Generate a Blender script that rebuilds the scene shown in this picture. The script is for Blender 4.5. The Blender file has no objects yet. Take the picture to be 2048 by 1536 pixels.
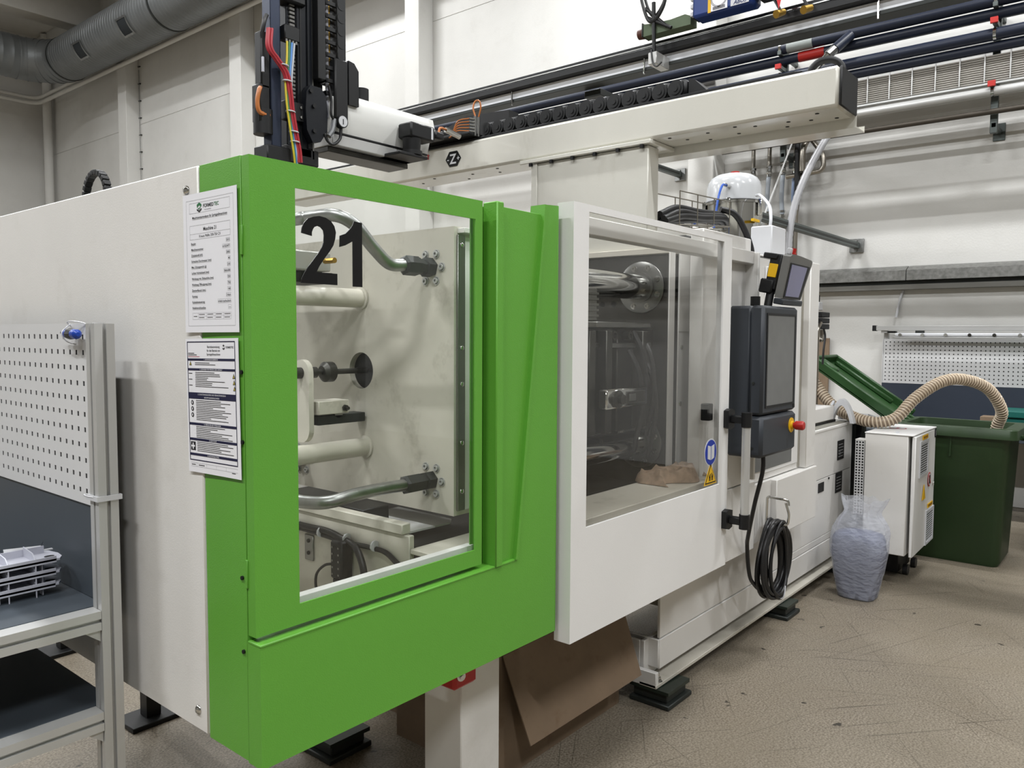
import bpy, bmesh, math, random
from mathutils import Vector, Matrix
random.seed(7)
S = bpy.context.scene
COL = S.collection
V = Vector
PI = math.pi

# ------------------------------------------------------------------ camera
cam_d = bpy.data.cameras.new('camera'); cam = bpy.data.objects.new('camera', cam_d); COL.objects.link(cam)
cam_d.sensor_width = 36.0; cam_d.lens = 36.0 * 1575.37 / 2048; cam_d.clip_start = 0.02; cam_d.clip_end = 200
yaw, pitch, roll = math.radians(39.5523), math.radians(-3.5509), math.radians(0.2969)
Fv = V((math.cos(yaw) * math.cos(pitch), math.sin(yaw) * math.cos(pitch), math.sin(pitch)))
Rv = V((math.sin(yaw), -math.cos(yaw), 0)); Uv = Rv.cross(Fv)
R2 = Rv * math.cos(roll) + Uv * math.sin(roll); U2 = -Rv * math.sin(roll) + Uv * math.cos(roll)
m = Matrix((R2, U2, -Fv)).transposed().to_4x4(); m.translation = V((-0.8943, -1.4526, 1.6))
cam.matrix_world = m
S.camera = cam

# ------------------------------------------------------------------ light and exposure
W = bpy.data.worlds.new('hall_air'); S.world = W; W.use_nodes = True
W.node_tree.nodes['Background'].inputs[0].default_value = (0.97, 0.985, 1.0, 1)
W.node_tree.nodes['Background'].inputs[1].default_value = 0.25
S.view_settings.view_transform = 'Standard'; S.view_settings.look = 'None'
S.view_settings.gamma = 1.0; S.view_settings.use_curve_mapping = False
S.view_settings.exposure = 0.56
S.cycles.max_bounces = 6; S.cycles.diffuse_bounces = 3; S.cycles.glossy_bounces = 3; S.cycles.transmission_bounces = 4; S.cycles.transparent_max_bounces = 12
S.cycles.caustics_reflective = False; S.cycles.caustics_refractive = False; S.cycles.adaptive_threshold = 0.035
LAMP_W = 110.0
LAMP_SPOTS = [(-3.5, -5.5, 7.4), (1.2, -5.5, 7.4), (5.6, -5.0, 7.4), (-3.5, -1.5, 7.4), (1.2, -1.9, 7.4), (5.7, -1.2, 7.4),
              (-3.5, 3.5, 7.4), (1.2, 2.6, 7.4), (5.7, 3.4, 7.4), (-3.5, 8.5, 7.4), (1.0, 7.5, 7.4), (5.5, 8.4, 8.4), (-3.5, 13.5, 7.4), (-0.5, 12.5, 7.4), (-3.0, 18.5, 7.4), (2.5, 11.0, 9.0), (4.6, 12.0, 9.2), (3.4, 15.0, 9.2), (1.5, 18.5, 9.2)]  # highest ones at the end are added to brighten the left wall

# ------------------------------------------------------------------ materials
MATS = {}
def lin(h):
    h = h.lstrip('#'); c = [int(h[i:i + 2], 16) / 255 for i in (0, 2, 4)]
    return tuple((x / 12.92 if x <= .04045 else ((x + .055) / 1.055) ** 2.4) for x in c)
def mat(name, col, rough=.5, metal=0., var=.0, vs=6., bump=0., bs=200., spec=.5, dirt=None, dirts=3., dirtamt=.0, emit=0., coat=0., stretch=None, trans=0., ior=1.45, alpha=1.):
    if name in MATS: return MATS[name]
    if isinstance(col, str): col = lin(col)
    mt = bpy.data.materials.new(name); mt.use_nodes = True; nt = mt.node_tree; N = nt.nodes; L = nt.links
    b = N['Principled BSDF']
    b.inputs['Base Color'].default_value = (*col, 1); b.inputs['Roughness'].default_value = rough; b.inputs['Metallic'].default_value = metal
    b.inputs['Specular IOR Level'].default_value = spec; b.inputs['Coat Weight'].default_value = coat; b.inputs['IOR'].default_value = ior
    b.inputs['Transmission Weight'].default_value = trans; b.inputs['Alpha'].default_value = alpha
    if emit: b.inputs['Emission Color'].default_value = (*col, 1); b.inputs['Emission Strength'].default_value = emit
    if var or bump or dirtamt:
        tc = N.new('ShaderNodeTexCoord'); geo = N.new('ShaderNodeNewGeometry')
        src = geo.outputs['Position']
        if stretch:
            mp = N.new('ShaderNodeMapping'); mp.inputs['Scale'].default_value = stretch; L.new(src, mp.inputs[0]); src = mp.outputs[0]
        last = None
        if var:
            n = N.new('ShaderNodeTexNoise'); n.inputs['Scale'].default_value = vs; n.inputs['Detail'].default_value = 5; L.new(src, n.inputs['Vector'])
            mr = N.new('ShaderNodeMapRange'); mr.inputs[1].default_value = .3; mr.inputs[2].default_value = .7; mr.inputs[3].default_value = 1 - var; mr.inputs[4].default_value = 1 + var * .6
            L.new(n.outputs[0], mr.inputs[0])
            mx = N.new('ShaderNodeMix'); mx.data_type = 'RGBA'; mx.blend_type = 'MULTIPLY'; mx.inputs[0].default_value = 1; mx.inputs[6].default_value = (*col, 1)
            L.new(mr.outputs[0], mx.inputs[7]); last = mx.outputs[2]
        if dirtamt:
            n = N.new('ShaderNodeTexNoise'); n.inputs['Scale'].default_value = dirts; n.inputs['Detail'].default_value = 8; n.inputs['Roughness'].default_value = .7; L.new(src, n.inputs['Vector'])
            cr = N.new('ShaderNodeValToRGB'); cr.color_ramp.elements[0].position = .55; cr.color_ramp.elements[1].position = .78
            cr.color_ramp.elements[0].color = (0, 0, 0, 1); cr.color_ramp.elements[1].color = (dirtamt,) * 3 + (1,); L.new(n.outputs[0], cr.inputs[0])
            mx = N.new('ShaderNodeMix'); mx.data_type = 'RGBA'; L.new(cr.outputs[0], mx.inputs[0]); mx.inputs[6].default_value = (*col, 1)
            if last: L.new(last, mx.inputs[6])
            mx.inputs[7].default_value = (*lin(dirt or '#6b6355'), 1); last = mx.outputs[2]
        if last: L.new(last, b.inputs['Base Color'])
        if bump:
            n = N.new('ShaderNodeTexNoise'); n.inputs['Scale'].default_value = bs; n.inputs['Detail'].default_value = 3; L.new(geo.outputs['Position'], n.inputs['Vector'])
            bp = N.new('ShaderNodeBump'); bp.inputs['Strength'].default_value = bump; bp.inputs['Distance'].default_value = .002; L.new(n.outputs[0], bp.inputs['Height']); L.new(bp.outputs[0], b.inputs['Normal'])
    MATS[name] = mt
    return mt
def glass_mat(name, tint, refl=1.0):
    mt = bpy.data.materials.new(name); mt.use_nodes = True; nt = mt.node_tree; N = nt.nodes; L = nt.links
    for n in list(N): N.remove(n)
    out = N.new('ShaderNodeOutputMaterial'); tr = N.new('ShaderNodeBsdfTransparent'); tr.inputs[0].default_value = (*tint, 1)
    gl = N.new('ShaderNodeBsdfGlossy'); gl.inputs['Roughness'].default_value = .015; gl.inputs[0].default_value = (1, 1, 1, 1)
    lw = N.new('ShaderNodeLayerWeight'); lw.inputs[0].default_value = .5
    pw = N.new('ShaderNodeMath'); pw.operation = 'POWER'; pw.inputs[1].default_value = 5; L.new(lw.outputs['Facing'], pw.inputs[0])
    ml = N.new('ShaderNodeMath'); ml.operation = 'MULTIPLY_ADD'; ml.inputs[1].default_value = .9; ml.inputs[2].default_value = .045 * refl; ml.use_clamp = True; L.new(pw.outputs[0], ml.inputs[0])
    mx = N.new('ShaderNodeMixShader'); L.new(ml.outputs[0], mx.inputs[0]); L.new(tr.outputs[0], mx.inputs[1]); L.new(gl.outputs[0], mx.inputs[2]); L.new(mx.outputs[0], out.inputs[0])
    MATS[name] = mt
    return mt
def floor_mat():
    mt = bpy.data.materials.new('floor_vinyl'); mt.use_nodes = True; nt = mt.node_tree; N = nt.nodes; L = nt.links; b = N['Principled BSDF']
    geo = N.new('ShaderNodeNewGeometry'); P = geo.outputs['Position']
    def noise(sc, det=4, rough=.6, scale3=None, rot=0):
        v = P
        if scale3:
            mp = N.new('ShaderNodeMapping'); mp.vector_type = 'TEXTURE'; mp.inputs['Scale'].default_value = tuple(1 / q for q in scale3); mp.inputs['Rotation'].default_value = (0, 0, rot); L.new(P, mp.inputs[0]); v = mp.outputs[0]
        n = N.new('ShaderNodeTexNoise'); n.inputs['Scale'].default_value = sc; n.inputs['Detail'].default_value = det; n.inputs['Roughness'].default_value = rough; L.new(v, n.inputs['Vector']); return n.outputs[0]
    def ramp(o, a, c, ca=0., cb=1.):
        r = N.new('ShaderNodeMapRange'); r.inputs[1].default_value = a; r.inputs[2].default_value = c; r.inputs[3].default_value = ca; r.inputs[4].default_value = cb; L.new(o, r.inputs[0]); return r.outputs[0]
    def mix(fac, c1, c2):
        mx = N.new('ShaderNodeMix'); mx.data_type = 'RGBA'
        if isinstance(fac, float): mx.inputs[0].default_value = fac
        else: L.new(fac, mx.inputs[0])
        for i, c in ((6, c1), (7, c2)):
            if isinstance(c, tuple): mx.inputs[i].default_value = (*c, 1)
            else: L.new(c, mx.inputs[i])
        return mx.outputs[2]
    c = mix(ramp(noise(120, 2), .35, .65), lin('#685f51'), lin('#968d7e'))
    c = mix(ramp(noise(300, 2), .56, .66, 0, .8), c, lin('#5c5344'))
    c = mix(ramp(noise(1.6, 6), .45, .75, 0, .35), c, lin('#786d5b'))
    for rot, sc3, th in ((.5, (70, .8, 1), .66), (-.45, (75, .9, 1), .665), (1.2, (80, .7, 1), .67), (.85, (60, 1.0, 1), .665), (-1.0, (70, .9, 1), .67), (2.1, (85, 1.1, 1), .675)):
        c = mix(ramp(noise(1.0, 3, .5, sc3, rot), th, th + .04, 0, .5), c, lin('#3c362d'))
    c = mix(ramp(noise(9, 3, .5), .70, .73, 0, .9), c, lin('#2a2621'))
    L.new(c, b.inputs['Base Color'])
    L.new(ramp(noise(3, 4), .3, .7, .32, .55), b.inputs['Roughness']); b.inputs['Specular IOR Level'].default_value = .4
    MATS['floor'] = mt
    return mt
wall_m = mat('wall_plaster', '#d8d7d3', .8, var=.04, vs=1.5, bump=.5, bs=55, dirt='#8d877b', dirts=2.2, dirtamt=.12, spec=.2)
ceil_m = mat('ceiling_paint', '#cfceca', .8, var=.03, spec=.2)
white_m = mat('machine_white_paint', '#e1dfdb', .38, var=.03, vs=3, bump=.12, bs=260, dirt='#9d9585', dirts=4, dirtamt=.22)
white2_m = mat('door_white_paint', '#e6e5e3', .33, var=.02, vs=3, bump=.1, bs=260)
cream_m = mat('robot_cream_paint', '#d3d1c8', .2, coat=.4, var=.04, vs=3, bump=.1, bs=160, dirt='#8b8067', dirts=5, dirtamt=.25, stretch=(1, 1, .35))
oily_m = mat('worn_white_paint', '#cbc6ba', .35, var=.08, vs=4, dirt='#6d6450', dirts=6, dirtamt=.55)
green_m = mat('green_powder_coat', '#5fa038', .42, var=.03, vs=2, bump=.22, bs=330)
steel_m = mat('bare_steel', '#8f8f8c', .3, 1., var=.12, vs=8)
dsteel_m = mat('dark_steel', '#4d4c49', .38, .85, var=.25, vs=9, dirt='#241f19', dirts=5, dirtamt=.7)
chrome_m = mat('polished_chrome', '#c9c9c6', .1, 1.)
galv_m = mat('galvanised_steel', '#9a9b99', .38, 1., var=.22, vs=22)
alu_m = mat('anodised_aluminium', '#bfbfbd', .36, .35, var=.03)
grey_wall_m = mat('fill_cut_grey', '#7d7b76', .8)  # unseen walls darkened to cut bounced fill light
duct_m = mat('duct_sheet', '#777a7b', .45, .45, var=.1, vs=2.5)
black_m = mat('black_plastic', '#0a0b0d', .5, var=.1, vs=8)
blackm_m = mat('black_anodised', '#12151b', .4, .2, var=.1, vs=8)
rubber_m = mat('black_rubber', '#1a1a1b', .42)
anth_m = mat('anthracite_plastic', '#33373d', .5, var=.03, bump=.1, bs=300)
screen_m = mat('grey_screen_film', '#6f706f', .3, var=.08, vs=14)
navy_m = mat('navy_pipe', '#1b2233', .4, var=.08)
dkpanel_m = mat('slate_panel', '#3f464d', .5, var=.05, vs=3)
peg_m = mat('pegboard_white', '#d3d3d3', .45, var=.02)
paper_m = mat('paper', '#efeff4', .35, coat=.3)
ink_m = mat('ink_black', '#1c1c20', .6)
navyink_m = mat('ink_navy', '#15163a', .6)
red_m = mat('red_paint', '#b3251f', .4)
yel_m = mat('yellow_print', '#e0b012', .45)
blue_m = mat('blue_paint', '#1a3778', .4, var=.05)
blues_m = mat('blue_sign', '#15329a', .4)
card_m = mat('cardboard', '#7f6c58', .85, var=.1, vs=7, dirt='#5f4226', dirts=9, dirtamt=.5)
bin_m = mat('green_bin_plastic', '#25391e', .42, var=.08, vs=5, bump=.15, bs=220)
lid_m = mat('green_lid_plastic', '#284924', .35, var=.05, vs=5)
teal_m = mat('teal_plastic', '#0d5a52', .5)
hose_m = mat('beige_hose', '#83725f', .35, var=.06)
bluet_m = mat('blue_tube', '#9fb4dc', .35)
clear_m = mat('grey_clear_hose', '#98989a', .3, var=.06)
copper_m = mat('copper_lead', '#b06a35', .4)
brass_m = mat('brass', '#a8863c', .35, .9)
greyp_m = mat('light_grey_plastic', '#b9bac4', .4)
wplast_m = mat('white_plastic', '#c9cacd', .3)
tube_m = mat('steel_tube', '#a09a90', .28, 1.)
oldgreen_m = mat('faded_green_cloth', '#5d6a55', .8, var=.1)
pad_m = mat('levelling_pad', '#2b2f2c', .5, .2, var=.2)
padg_m = mat('green_pad_plate', '#2b352e', .4, .3, var=.15)
rag_m = mat('dirty_rag', '#9c8672', .95, var=.3, vs=25, dirt='#4d3526', dirts=12, dirtamt=.8)
zinc_m = mat('zinc_trunking', '#8e8e8b', .45, .8, var=.3, vs=26)
dgrey_m = mat('dark_grey_rail', '#2d302e', .5, .3)
glassg_m = glass_mat('clear_polycarbonate', (.96, .97, .96), .7)
glassw_m = glass_mat('smoky_polycarbonate', (.92, .92, .91), .55)
fl_m = floor_mat()

# ------------------------------------------------------------------ mesh helpers
WORLD = {}
class MB:
    def __init__(s): s.v = []; s.f = []; s.m = []; s.mi = 0; s.M = None
    def add(s, vs, fs):
        o = len(s.v)
        s.v += [(s.M @ V(p) if s.M else V(p)) for p in vs]
        for q in fs: s.f.append(tuple(i + o for i in q)); s.m.append(s.mi)
        return s
    def mat(s, i): s.mi = i; return s
    def box(s, x0, x1, y0, y1, z0, z1, c=0.):
        x0, x1 = min(x0, x1), max(x0, x1); y0, y1 = min(y0, y1), max(y0, y1); z0, z1 = min(z0, z1), max(z0, z1)
        c = min(c, (x1 - x0) * .49, (y1 - y0) * .49, (z1 - z0) * .49)
        if c <= 0:
            return s.add([(x0, y0, z0), (x1, y0, z0), (x1, y1, z0), (x0, y1, z0), (x0, y0, z1), (x1, y0, z1), (x1, y1, z1), (x0, y1, z1)],
                         [(0, 3, 2, 1), (4, 5, 6, 7), (0, 1, 5, 4), (1, 2, 6, 5), (2, 3, 7, 6), (3, 0, 4, 7)])
        lo = (x0, y0, z0); hi = (x1, y1, z1); vs = []; idx = {}
        for sx in (0, 1):
            for sy in (0, 1):
                for sz in (0, 1):
                    sg = (sx, sy, sz); base = [hi[k] if sg[k] else lo[k] for k in range(3)]
                    for ax in range(3):      # vertex lying on face 'ax'
                        p = [base[k] + (0 if k == ax else (-c if sg[k] else c)) for k in range(3)]
                        idx[(sx, sy, sz, ax)] = len(vs); vs.append(tuple(p))
        fs = []
        g = lambda a, b2, c2, ax: idx[(a, b2, c2, ax)]
        for t in (0, 1):
            q = [g(t, 0, 0, 0), g(t, 1, 0, 0), g(t, 1, 1, 0), g(t, 0, 1, 0)]; fs.append(tuple(q if t else q[::-1]))
            q = [g(0, t, 0, 1), g(0, t, 1, 1), g(1, t, 1, 1), g(1, t, 0, 1)]; fs.append(tuple(q if t else q[::-1]))
            q = [g(0, 0, t, 2), g(1, 0, t, 2), g(1, 1, t, 2), g(0, 1, t, 2)]; fs.append(tuple(q if t else q[::-1]))
        for a in (0, 1):
            for b2 in (0, 1):
                par = (a + b2) % 2
                q = [g(a, b2, 0, 0), g(a, b2, 1, 0), g(a, b2, 1, 1), g(a, b2, 0, 1)]; fs.append(tuple(q if par == 0 else q[::-1]))
                q = [g(a, 0, b2, 0), g(a, 1, b2, 0), g(a, 1, b2, 2), g(a, 0, b2, 2)]; fs.append(tuple(q if par == 1 else q[::-1]))
                q = [g(0, a, b2, 1), g(1, a, b2, 1), g(1, a, b2, 2), g(0, a, b2, 2)]; fs.append(tuple(q if par == 0 else q[::-1]))
        for a in (0, 1):
            for b2 in (0, 1):
                for c2 in (0, 1):
                    q = (g(a, b2, c2, 0), g(a, b2, c2, 1), g(a, b2, c2, 2)); fs.append(q if (a + b2 + c2) % 2 else q[::-1])
        return s.add(vs, fs)
    def prism(s, pts, axis, a, b):
        """polygon pts (2-tuples) extruded along axis from a to b; axis x: pts=(y,z); y: (x,z); z: (x,y)"""
        n = len(pts)
        ar = sum(pts[i][0] * pts[(i + 1) % n][1] - pts[(i + 1) % n][0] * pts[i][1] for i in range(n))
        mk = {'x': lambda p, t: (t, p[0], p[1]), 'y': lambda p, t: (p[0], t, p[1]), 'z': lambda p, t: (p[0], p[1], t)}[axis]
        vs = [mk(p, a) for p in pts] + [mk(p, b) for p in pts]
        flip = (ar > 0) ^ (axis == 'y') ^ (b < a)
        fs = [tuple(range(n))[::-1], tuple(range(n, 2 * n))] + [(i, (i + 1) % n, n + (i + 1) % n, n + i) for i in range(n)]
        if not flip: fs = [q[::-1] for q in fs]
        return s.add(vs, fs)
    def frame(s, ox0, ox1, oz0, oz1, ix0, ix1, iz0, iz1, axis, a, b, c=0.):
        O = [(ox0, oz0), (ox1, oz0), (ox1, oz1), (ox0, oz1)]; I = [(ix0, iz0), (ix1, iz0), (ix1, iz1), (ix0, iz1)]
        mk = {'x': lambda p, t: (t, p[0], p[1]), 'y': lambda p, t: (p[0], t, p[1]), 'z': lambda p, t: (p[0], p[1], t)}[axis]
        vs = [mk(p, t) for t in (a, b) for p in O + I]
        fs = []
        for i in range(4):
            j = (i + 1) % 4
            fs += [(i, j, 4 + j, 4 + i), (8 + j, 8 + i, 12 + i, 12 + j), (i, 8 + i, 8 + j, j), (4 + i, 4 + j, 12 + j, 12 + i)]
        if axis != 'y': fs = [q[::-1] for q in fs]
        if b < a: fs = [q[::-1] for q in fs]
        return s.add(vs, fs)
    def ring(s, c, ax, r0, r1=None, n=20): pass
    def cyl(s, p, q, r, r2=None, n=20, caps=True):
        p, q = V(p), V(q); d = (q - p); r2 = r if r2 is None else r2
        z = d.normalized(); x = z.orthogonal().normalized(); y = z.cross(x)
        vs = [tuple(p + (x * math.cos(t) + y * math.sin(t)) * r) for t in [2 * PI * i / n for i in range(n)]]
        vs += [tuple(q + (x * math.cos(t) + y * math.sin(t)) * r2) for t in [2 * PI * i / n for i in range(n)]]
        fs = [(i, (i + 1) % n, n + (i + 1) % n, n + i) for i in range(n)]
        if caps: fs += [tuple(range(n))[::-1], tuple(range(n, 2 * n))]
        return s.add(vs, fs)
    def lathe(s, p, d, prof, n=28):
        """prof: list of (distance along d, radius)"""
        p, z = V(p), V(d).normalized(); x = z.orthogonal().normalized(); y = z.cross(x); vs = []; k = len(prof)
        for h, r in prof:
            vs += [tuple(p + z * h + (x * math.cos(2 * PI * i / n) + y * math.sin(2 * PI * i / n)) * max(r, 1e-5)) for i in range(n)]
        fs = [(a * n + i, a * n + (i + 1) % n, (a + 1) * n + (i + 1) % n, (a + 1) * n + i) for a in range(k - 1) for i in range(n)]
        fs += [tuple(range(n))[::-1], tuple(range((k - 1) * n, k * n))]
        return s.add(vs, fs)
    def tube(s, pts, r, n=10, closed=False, caps=True):
        pts = [V(p) for p in pts]; k = len(pts); rs = r if isinstance(r, (list, tuple)) else [r] * k
        T = []
        for i in range(k):
            a = pts[(i - 1) % k] if (closed or i > 0) else pts[0]; b = pts[(i + 1) % k] if (closed or i < k - 1) else pts[-1]
            t = (b - a); T.append(t.normalized() if t.length > 1e-9 else V((0, 0, 1)))
        x = T[0].orthogonal().normalized(); vs = []
        for i in range(k):
            if i: 
                ax = T[i - 1].cross(T[i])
                if ax.length > 1e-7: x = Matrix.Rotation(T[i - 1].angle(T[i]), 3, ax.normalized()) @ x
            x = (x - T[i] * x.dot(T[i])).normalized(); y = T[i].cross(x)
            vs += [tuple(pts[i] + (x * math.cos(2 * PI * j / n) + y * math.sin(2 * PI * j / n)) * rs[i]) for j in range(n)]
        m2 = k if closed else k - 1
        fs = [(i * n + j, i * n + (j + 1) % n, ((i + 1) % k) * n + (j + 1) % n, ((i + 1) % k) * n + j) for i in range(m2) for j in range(n)]
        if caps and not closed: fs += [tuple(range(n))[::-1], tuple(range((k - 1) * n, k * n))]
        return s.add(vs, fs)
    def quad(s, a, b, c, d): return s.add([a, b, c, d], [(0, 1, 2, 3)])
    def poly(s, pts): return s.add(pts, [tuple(range(len(pts)))])
    def perf(s, u0, u1, v0, v1, du, dv, hu, hv, mk, t):
        """perforated sheet: mk(u,v,w) -> point; holes hu x hv on a du x dv grid; thickness t"""
        nu = int((u1 - u0) / du + 1e-6); nv = int((v1 - v0) / dv + 1e-6)
        mu = (u1 - u0 - nu * du) / 2; mv = (v1 - v0 - nv * dv) / 2
        us = [u0]; 
        for i in range(nu): c = u0 + mu + (i + .5) * du; us += [c - hu / 2, c + hu / 2]
        us.append(u1); vv = [v0]
        for i in range(nv): c = v0 + mv + (i + .5) * dv; vv += [c - hv / 2, c + hv / 2]
        vv.append(v1); A, B = len(us), len(vv)
        vs = [mk(u, w2, w) for w in (0, t) for w2 in vv for u in us]; fs = []; o = A * B
        for j in range(B - 1):
            for i in range(A - 1):
                a, b, c, d = j * A + i, j * A + i + 1, (j + 1) * A + i + 1, (j + 1) * A + i
                if i % 2 == 1 and j % 2 == 1:
                    for e, g in ((a, b), (b, c), (c, d), (d, a)): fs.append((e, g, g + o, e + o))
                else: fs += [(a, b, c, d), (d + o, c + o, b + o, a + o)]
        per = [i for i in range(A)] + [j * A + A - 1 for j in range(1, B)] + [(B - 1) * A + i for i in range(A - 2, -1, -1)] + [j * A for j in range(B - 2, 0, -1)]
        for i in range(len(per)): a, b = per[i], per[(i + 1) % len(per)]; fs.append((b, a, a + o, b + o))
        return s.add(vs, fs)
    def build(s, name, mats, parent=None, smooth=True, normals=True, **kw):
        me = bpy.data.meshes.new(name)
        lo = V((min(p[k] for p in s.v) for k in range(3))); hi = V((max(p[k] for p in s.v) for k in range(3)))
        c = (lo + hi) / 2 if parent is not None else V(((lo.x + hi.x) / 2, (lo.y + hi.y) / 2, lo.z))
        me.from_pydata([tuple(V(p) - c) for p in s.v], [], s.f)
        mats = mats if isinstance(mats, (list, tuple)) else [mats]
        for mm in mats: me.materials.append(mm)
        me.polygons.foreach_set('material_index', s.m)
        if normals:
            bm = bmesh.new(); bm.from_mesh(me); bmesh.ops.recalc_face_normals(bm, faces=bm.faces); bm.to_mesh(me); bm.free()
        if smooth:
            me.polygons.foreach_set('use_smooth', [True] * len(me.polygons)); me.set_sharp_from_angle(angle=math.radians(38))
        me.update()
        o = bpy.data.objects.new(name, me); COL.objects.link(o); WORLD[o.name] = c
        if parent is not None: o.parent = parent; o.location = c - WORLD[parent.name]
        else: o.location = c
        for k, x in kw.items(): o[k] = x
        return o
def thing(name, loc, label, cat, group=None):
    o = bpy.data.objects.new(name, None); COL.objects.link(o); o.location = loc; o.empty_display_size = .05; WORLD[o.name] = V(loc)
    o['label'] = label; o['category'] = cat
    if group: o['group'] = group
    return o
def tag(o, label, cat, group=None):
    o['label'] = label; o['category'] = cat
    if group: o['group'] = group
    return o
def copy_at(src, delta, parent):
    c = src.copy(); COL.objects.link(c); w = WORLD[src.name] + V(delta); WORLD[c.name] = w; c.parent = parent; c.location = w - WORLD[parent.name]
    return c
def B(name, m, parent, x0, x1, y0, y1, z0, z1, c=.002, **kw): return MB().box(x0, x1, y0, y1, z0, z1, c).build(name, m, parent, **kw)
def C(name, m, parent, p, q, r, r2=None, n=20, **kw): return MB().cyl(p, q, r, r2, n).build(name, m, parent, **kw)
def smoothpath(pts, k=8):
    P = [V(p) for p in pts]; P = [P[0] * 2 - P[1]] + P + [P[-1] * 2 - P[-2]]; out = []
    for i in range(1, len(P) - 2):
        for t in [j / k for j in range(k)]:
            a, b, c, d = P[i - 1:i + 3]
            out.append(.5 * ((2 * b) + (c - a) * t + (2 * a - 5 * b + 4 * c - d) * t * t + (3 * b - a - 3 * c + d) * t ** 3))
    out.append(P[-2]); return out
def fillet(pts, r, k=6):
    P = [V(p) for p in pts]; out = [P[0]]
    for i in range(1, len(P) - 1):
        a = (P[i - 1] - P[i]).normalized(); b = (P[i + 1] - P[i]).normalized(); rr = min(r, (P[i - 1] - P[i]).length * .49, (P[i + 1] - P[i]).length * .49)
        p0, p1 = P[i] + a * rr, P[i] + b * rr
        for j in range(k + 1):
            t = j / k; out.append(p0 * (1 - t) ** 2 + P[i] * 2 * t * (1 - t) + p1 * t * t)
    out.append(P[-1]); return out
def T(name, m, parent, pts, r, n=10, k=8, fil=None, closed=False, **kw):
    pp = fillet(pts, fil) if fil else (smoothpath(pts, k) if k else pts)
    return MB().tube(pp, r, n, closed).build(name, m, parent, **kw)
_tc = {}
def textgeo(s, off=0.):
    key = (s, off)
    if key in _tc: return _tc[key]
    cu = bpy.data.curves.new('t', 'FONT'); cu.body = s; cu.size = 1; cu.offset = off; cu.resolution_u = 3
    o = bpy.data.objects.new('t', cu); COL.objects.link(o); dg = bpy.context.evaluated_depsgraph_get(); dg.update()
    me = o.evaluated_get(dg).to_mesh(); vs = [tuple(v.co) for v in me.vertices]; fs = [tuple(p.vertices) for p in me.polygons]
    o.evaluated_get(dg).to_mesh_clear(); bpy.data.objects.remove(o); bpy.data.curves.remove(cu)
    w = max([v[0] for v in vs] + [0]); _tc[key] = (vs, fs, w); return _tc[key]
def text(mb, s, o, ux, uy, size, align='l', maxw=None, off=0., sx=1.):
    vs, fs, w = textgeo(s, off); o, ux, uy = V(o), V(ux), V(uy)
    k = size * sx
    if maxw and w * k > maxw: k = maxw / w
    sh = {'l': 0, 'c': -w * k / 2, 'r': -w * k}[align]
    mb.add([tuple(o + ux * (v[0] * k + sh) + uy * (v[1] * size)) for v in vs], fs); return w * k

# ------------------------------------------------------------------ the room
def struct(o): o['kind'] = 'structure'; return o
struct(MB().box(-9, 8, -9, 22.3, -.2, 0).build('floor', fl_m, smooth=False))
struct(MB().box(-9, 8, -9, 22.3, 9.45, 9.6).build('ceiling', ceil_m, smooth=False))
wb = struct(MB().box(7.81, 8.0, -9, 22.3, 0, 9.45).build('wall_back', wall_m, smooth=False))
for y0, y1 in ((-9, -2.2), (-2.2, 2.65), (2.65, 7.45), (7.45, 12.3), (12.3, 17.0), (17.0, 22.1)):
    for z0, z1 in ((0, 6.35), (6.35, 9.44)):
        MB().box(7.80, 7.8095, y0 + .004, y1 - .004, z0 + .003, z1 - .004, .002).build('wall_panel', wall_m, wb, smooth=False)
struct(MB().box(-9, 7.8, 22.1, 22.3, 0, 9.45).build('wall_left', wall_m, smooth=False))
struct(MB().box(-9, 7.8, -9.2, -9, 0, 9.45).build('wall_right', grey_wall_m, smooth=False))
struct(MB().box(-9.2, -9, -9, 22.3, 0, 9.45).build('wall_front', grey_wall_m, smooth=False))
for i, (y0, y1) in enumerate(((-2.35, -2.0), (2.55, 2.87), (7.32, 7.63), (12.13, 12.52), (16.8, 17.2))):
    struct(MB().box(7.5, 7.8, y0, y1, 0, 9.45, .008).build('trim_%d' % (i + 1), wall_m, smooth=False))
struct(MB().box(-9, 7.8, 18.3, 18.8, 8.72, 9.45, .01).build('trim_6', ceil_m, smooth=False))
struct(MB().box(7.62, 7.8, 2.9, 22.1, 9.0, 9.45, .01).build('trim_7', ceil_m, smooth=False))

mat('lamp_diffuser', '#ffffff', .5, emit=6.).cycles.emission_sampling = 'NONE'
# hall lamps (hung above the frame)
for i, (x, y, z) in enumerate(LAMP_SPOTS):
    t = thing('hall_lamp', (x, y, z), 'unseen long white strip lamp hung under the hall ceiling', 'lamp', 'strip lamps under the hall ceiling')
    B('housing', wplast_m, t, x - .09, x + .09, y - .75, y + .75, z + .01, z + .09, .01)
    B('diffuser', mat('lamp_diffuser', '#ffffff', .5, emit=6.), t, x - .075, x + .075, y - .73, y + .73, z, z + .009, .002)
    for s in (-.6, .6): C('suspension_wire', steel_m, t, (x, y + s, z + .09), (x, y + s, 9.44), .004, n=6)
    ld = bpy.data.lights.new('lamp_light', 'AREA'); ld.shape = 'RECTANGLE'; ld.size = .15; ld.size_y = 1.46; ld.energy = LAMP_W * (1.15 if (x > 5 and y > -3) else 1.7 if x < -3.2 else 1.0 if z < 8.5 else .6); ld.color = (.97, .985, 1.0)
    lo = bpy.data.objects.new('lamp_light', ld); COL.objects.link(lo); lo.parent = t; lo.location = (0, 0, -.006)

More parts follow.
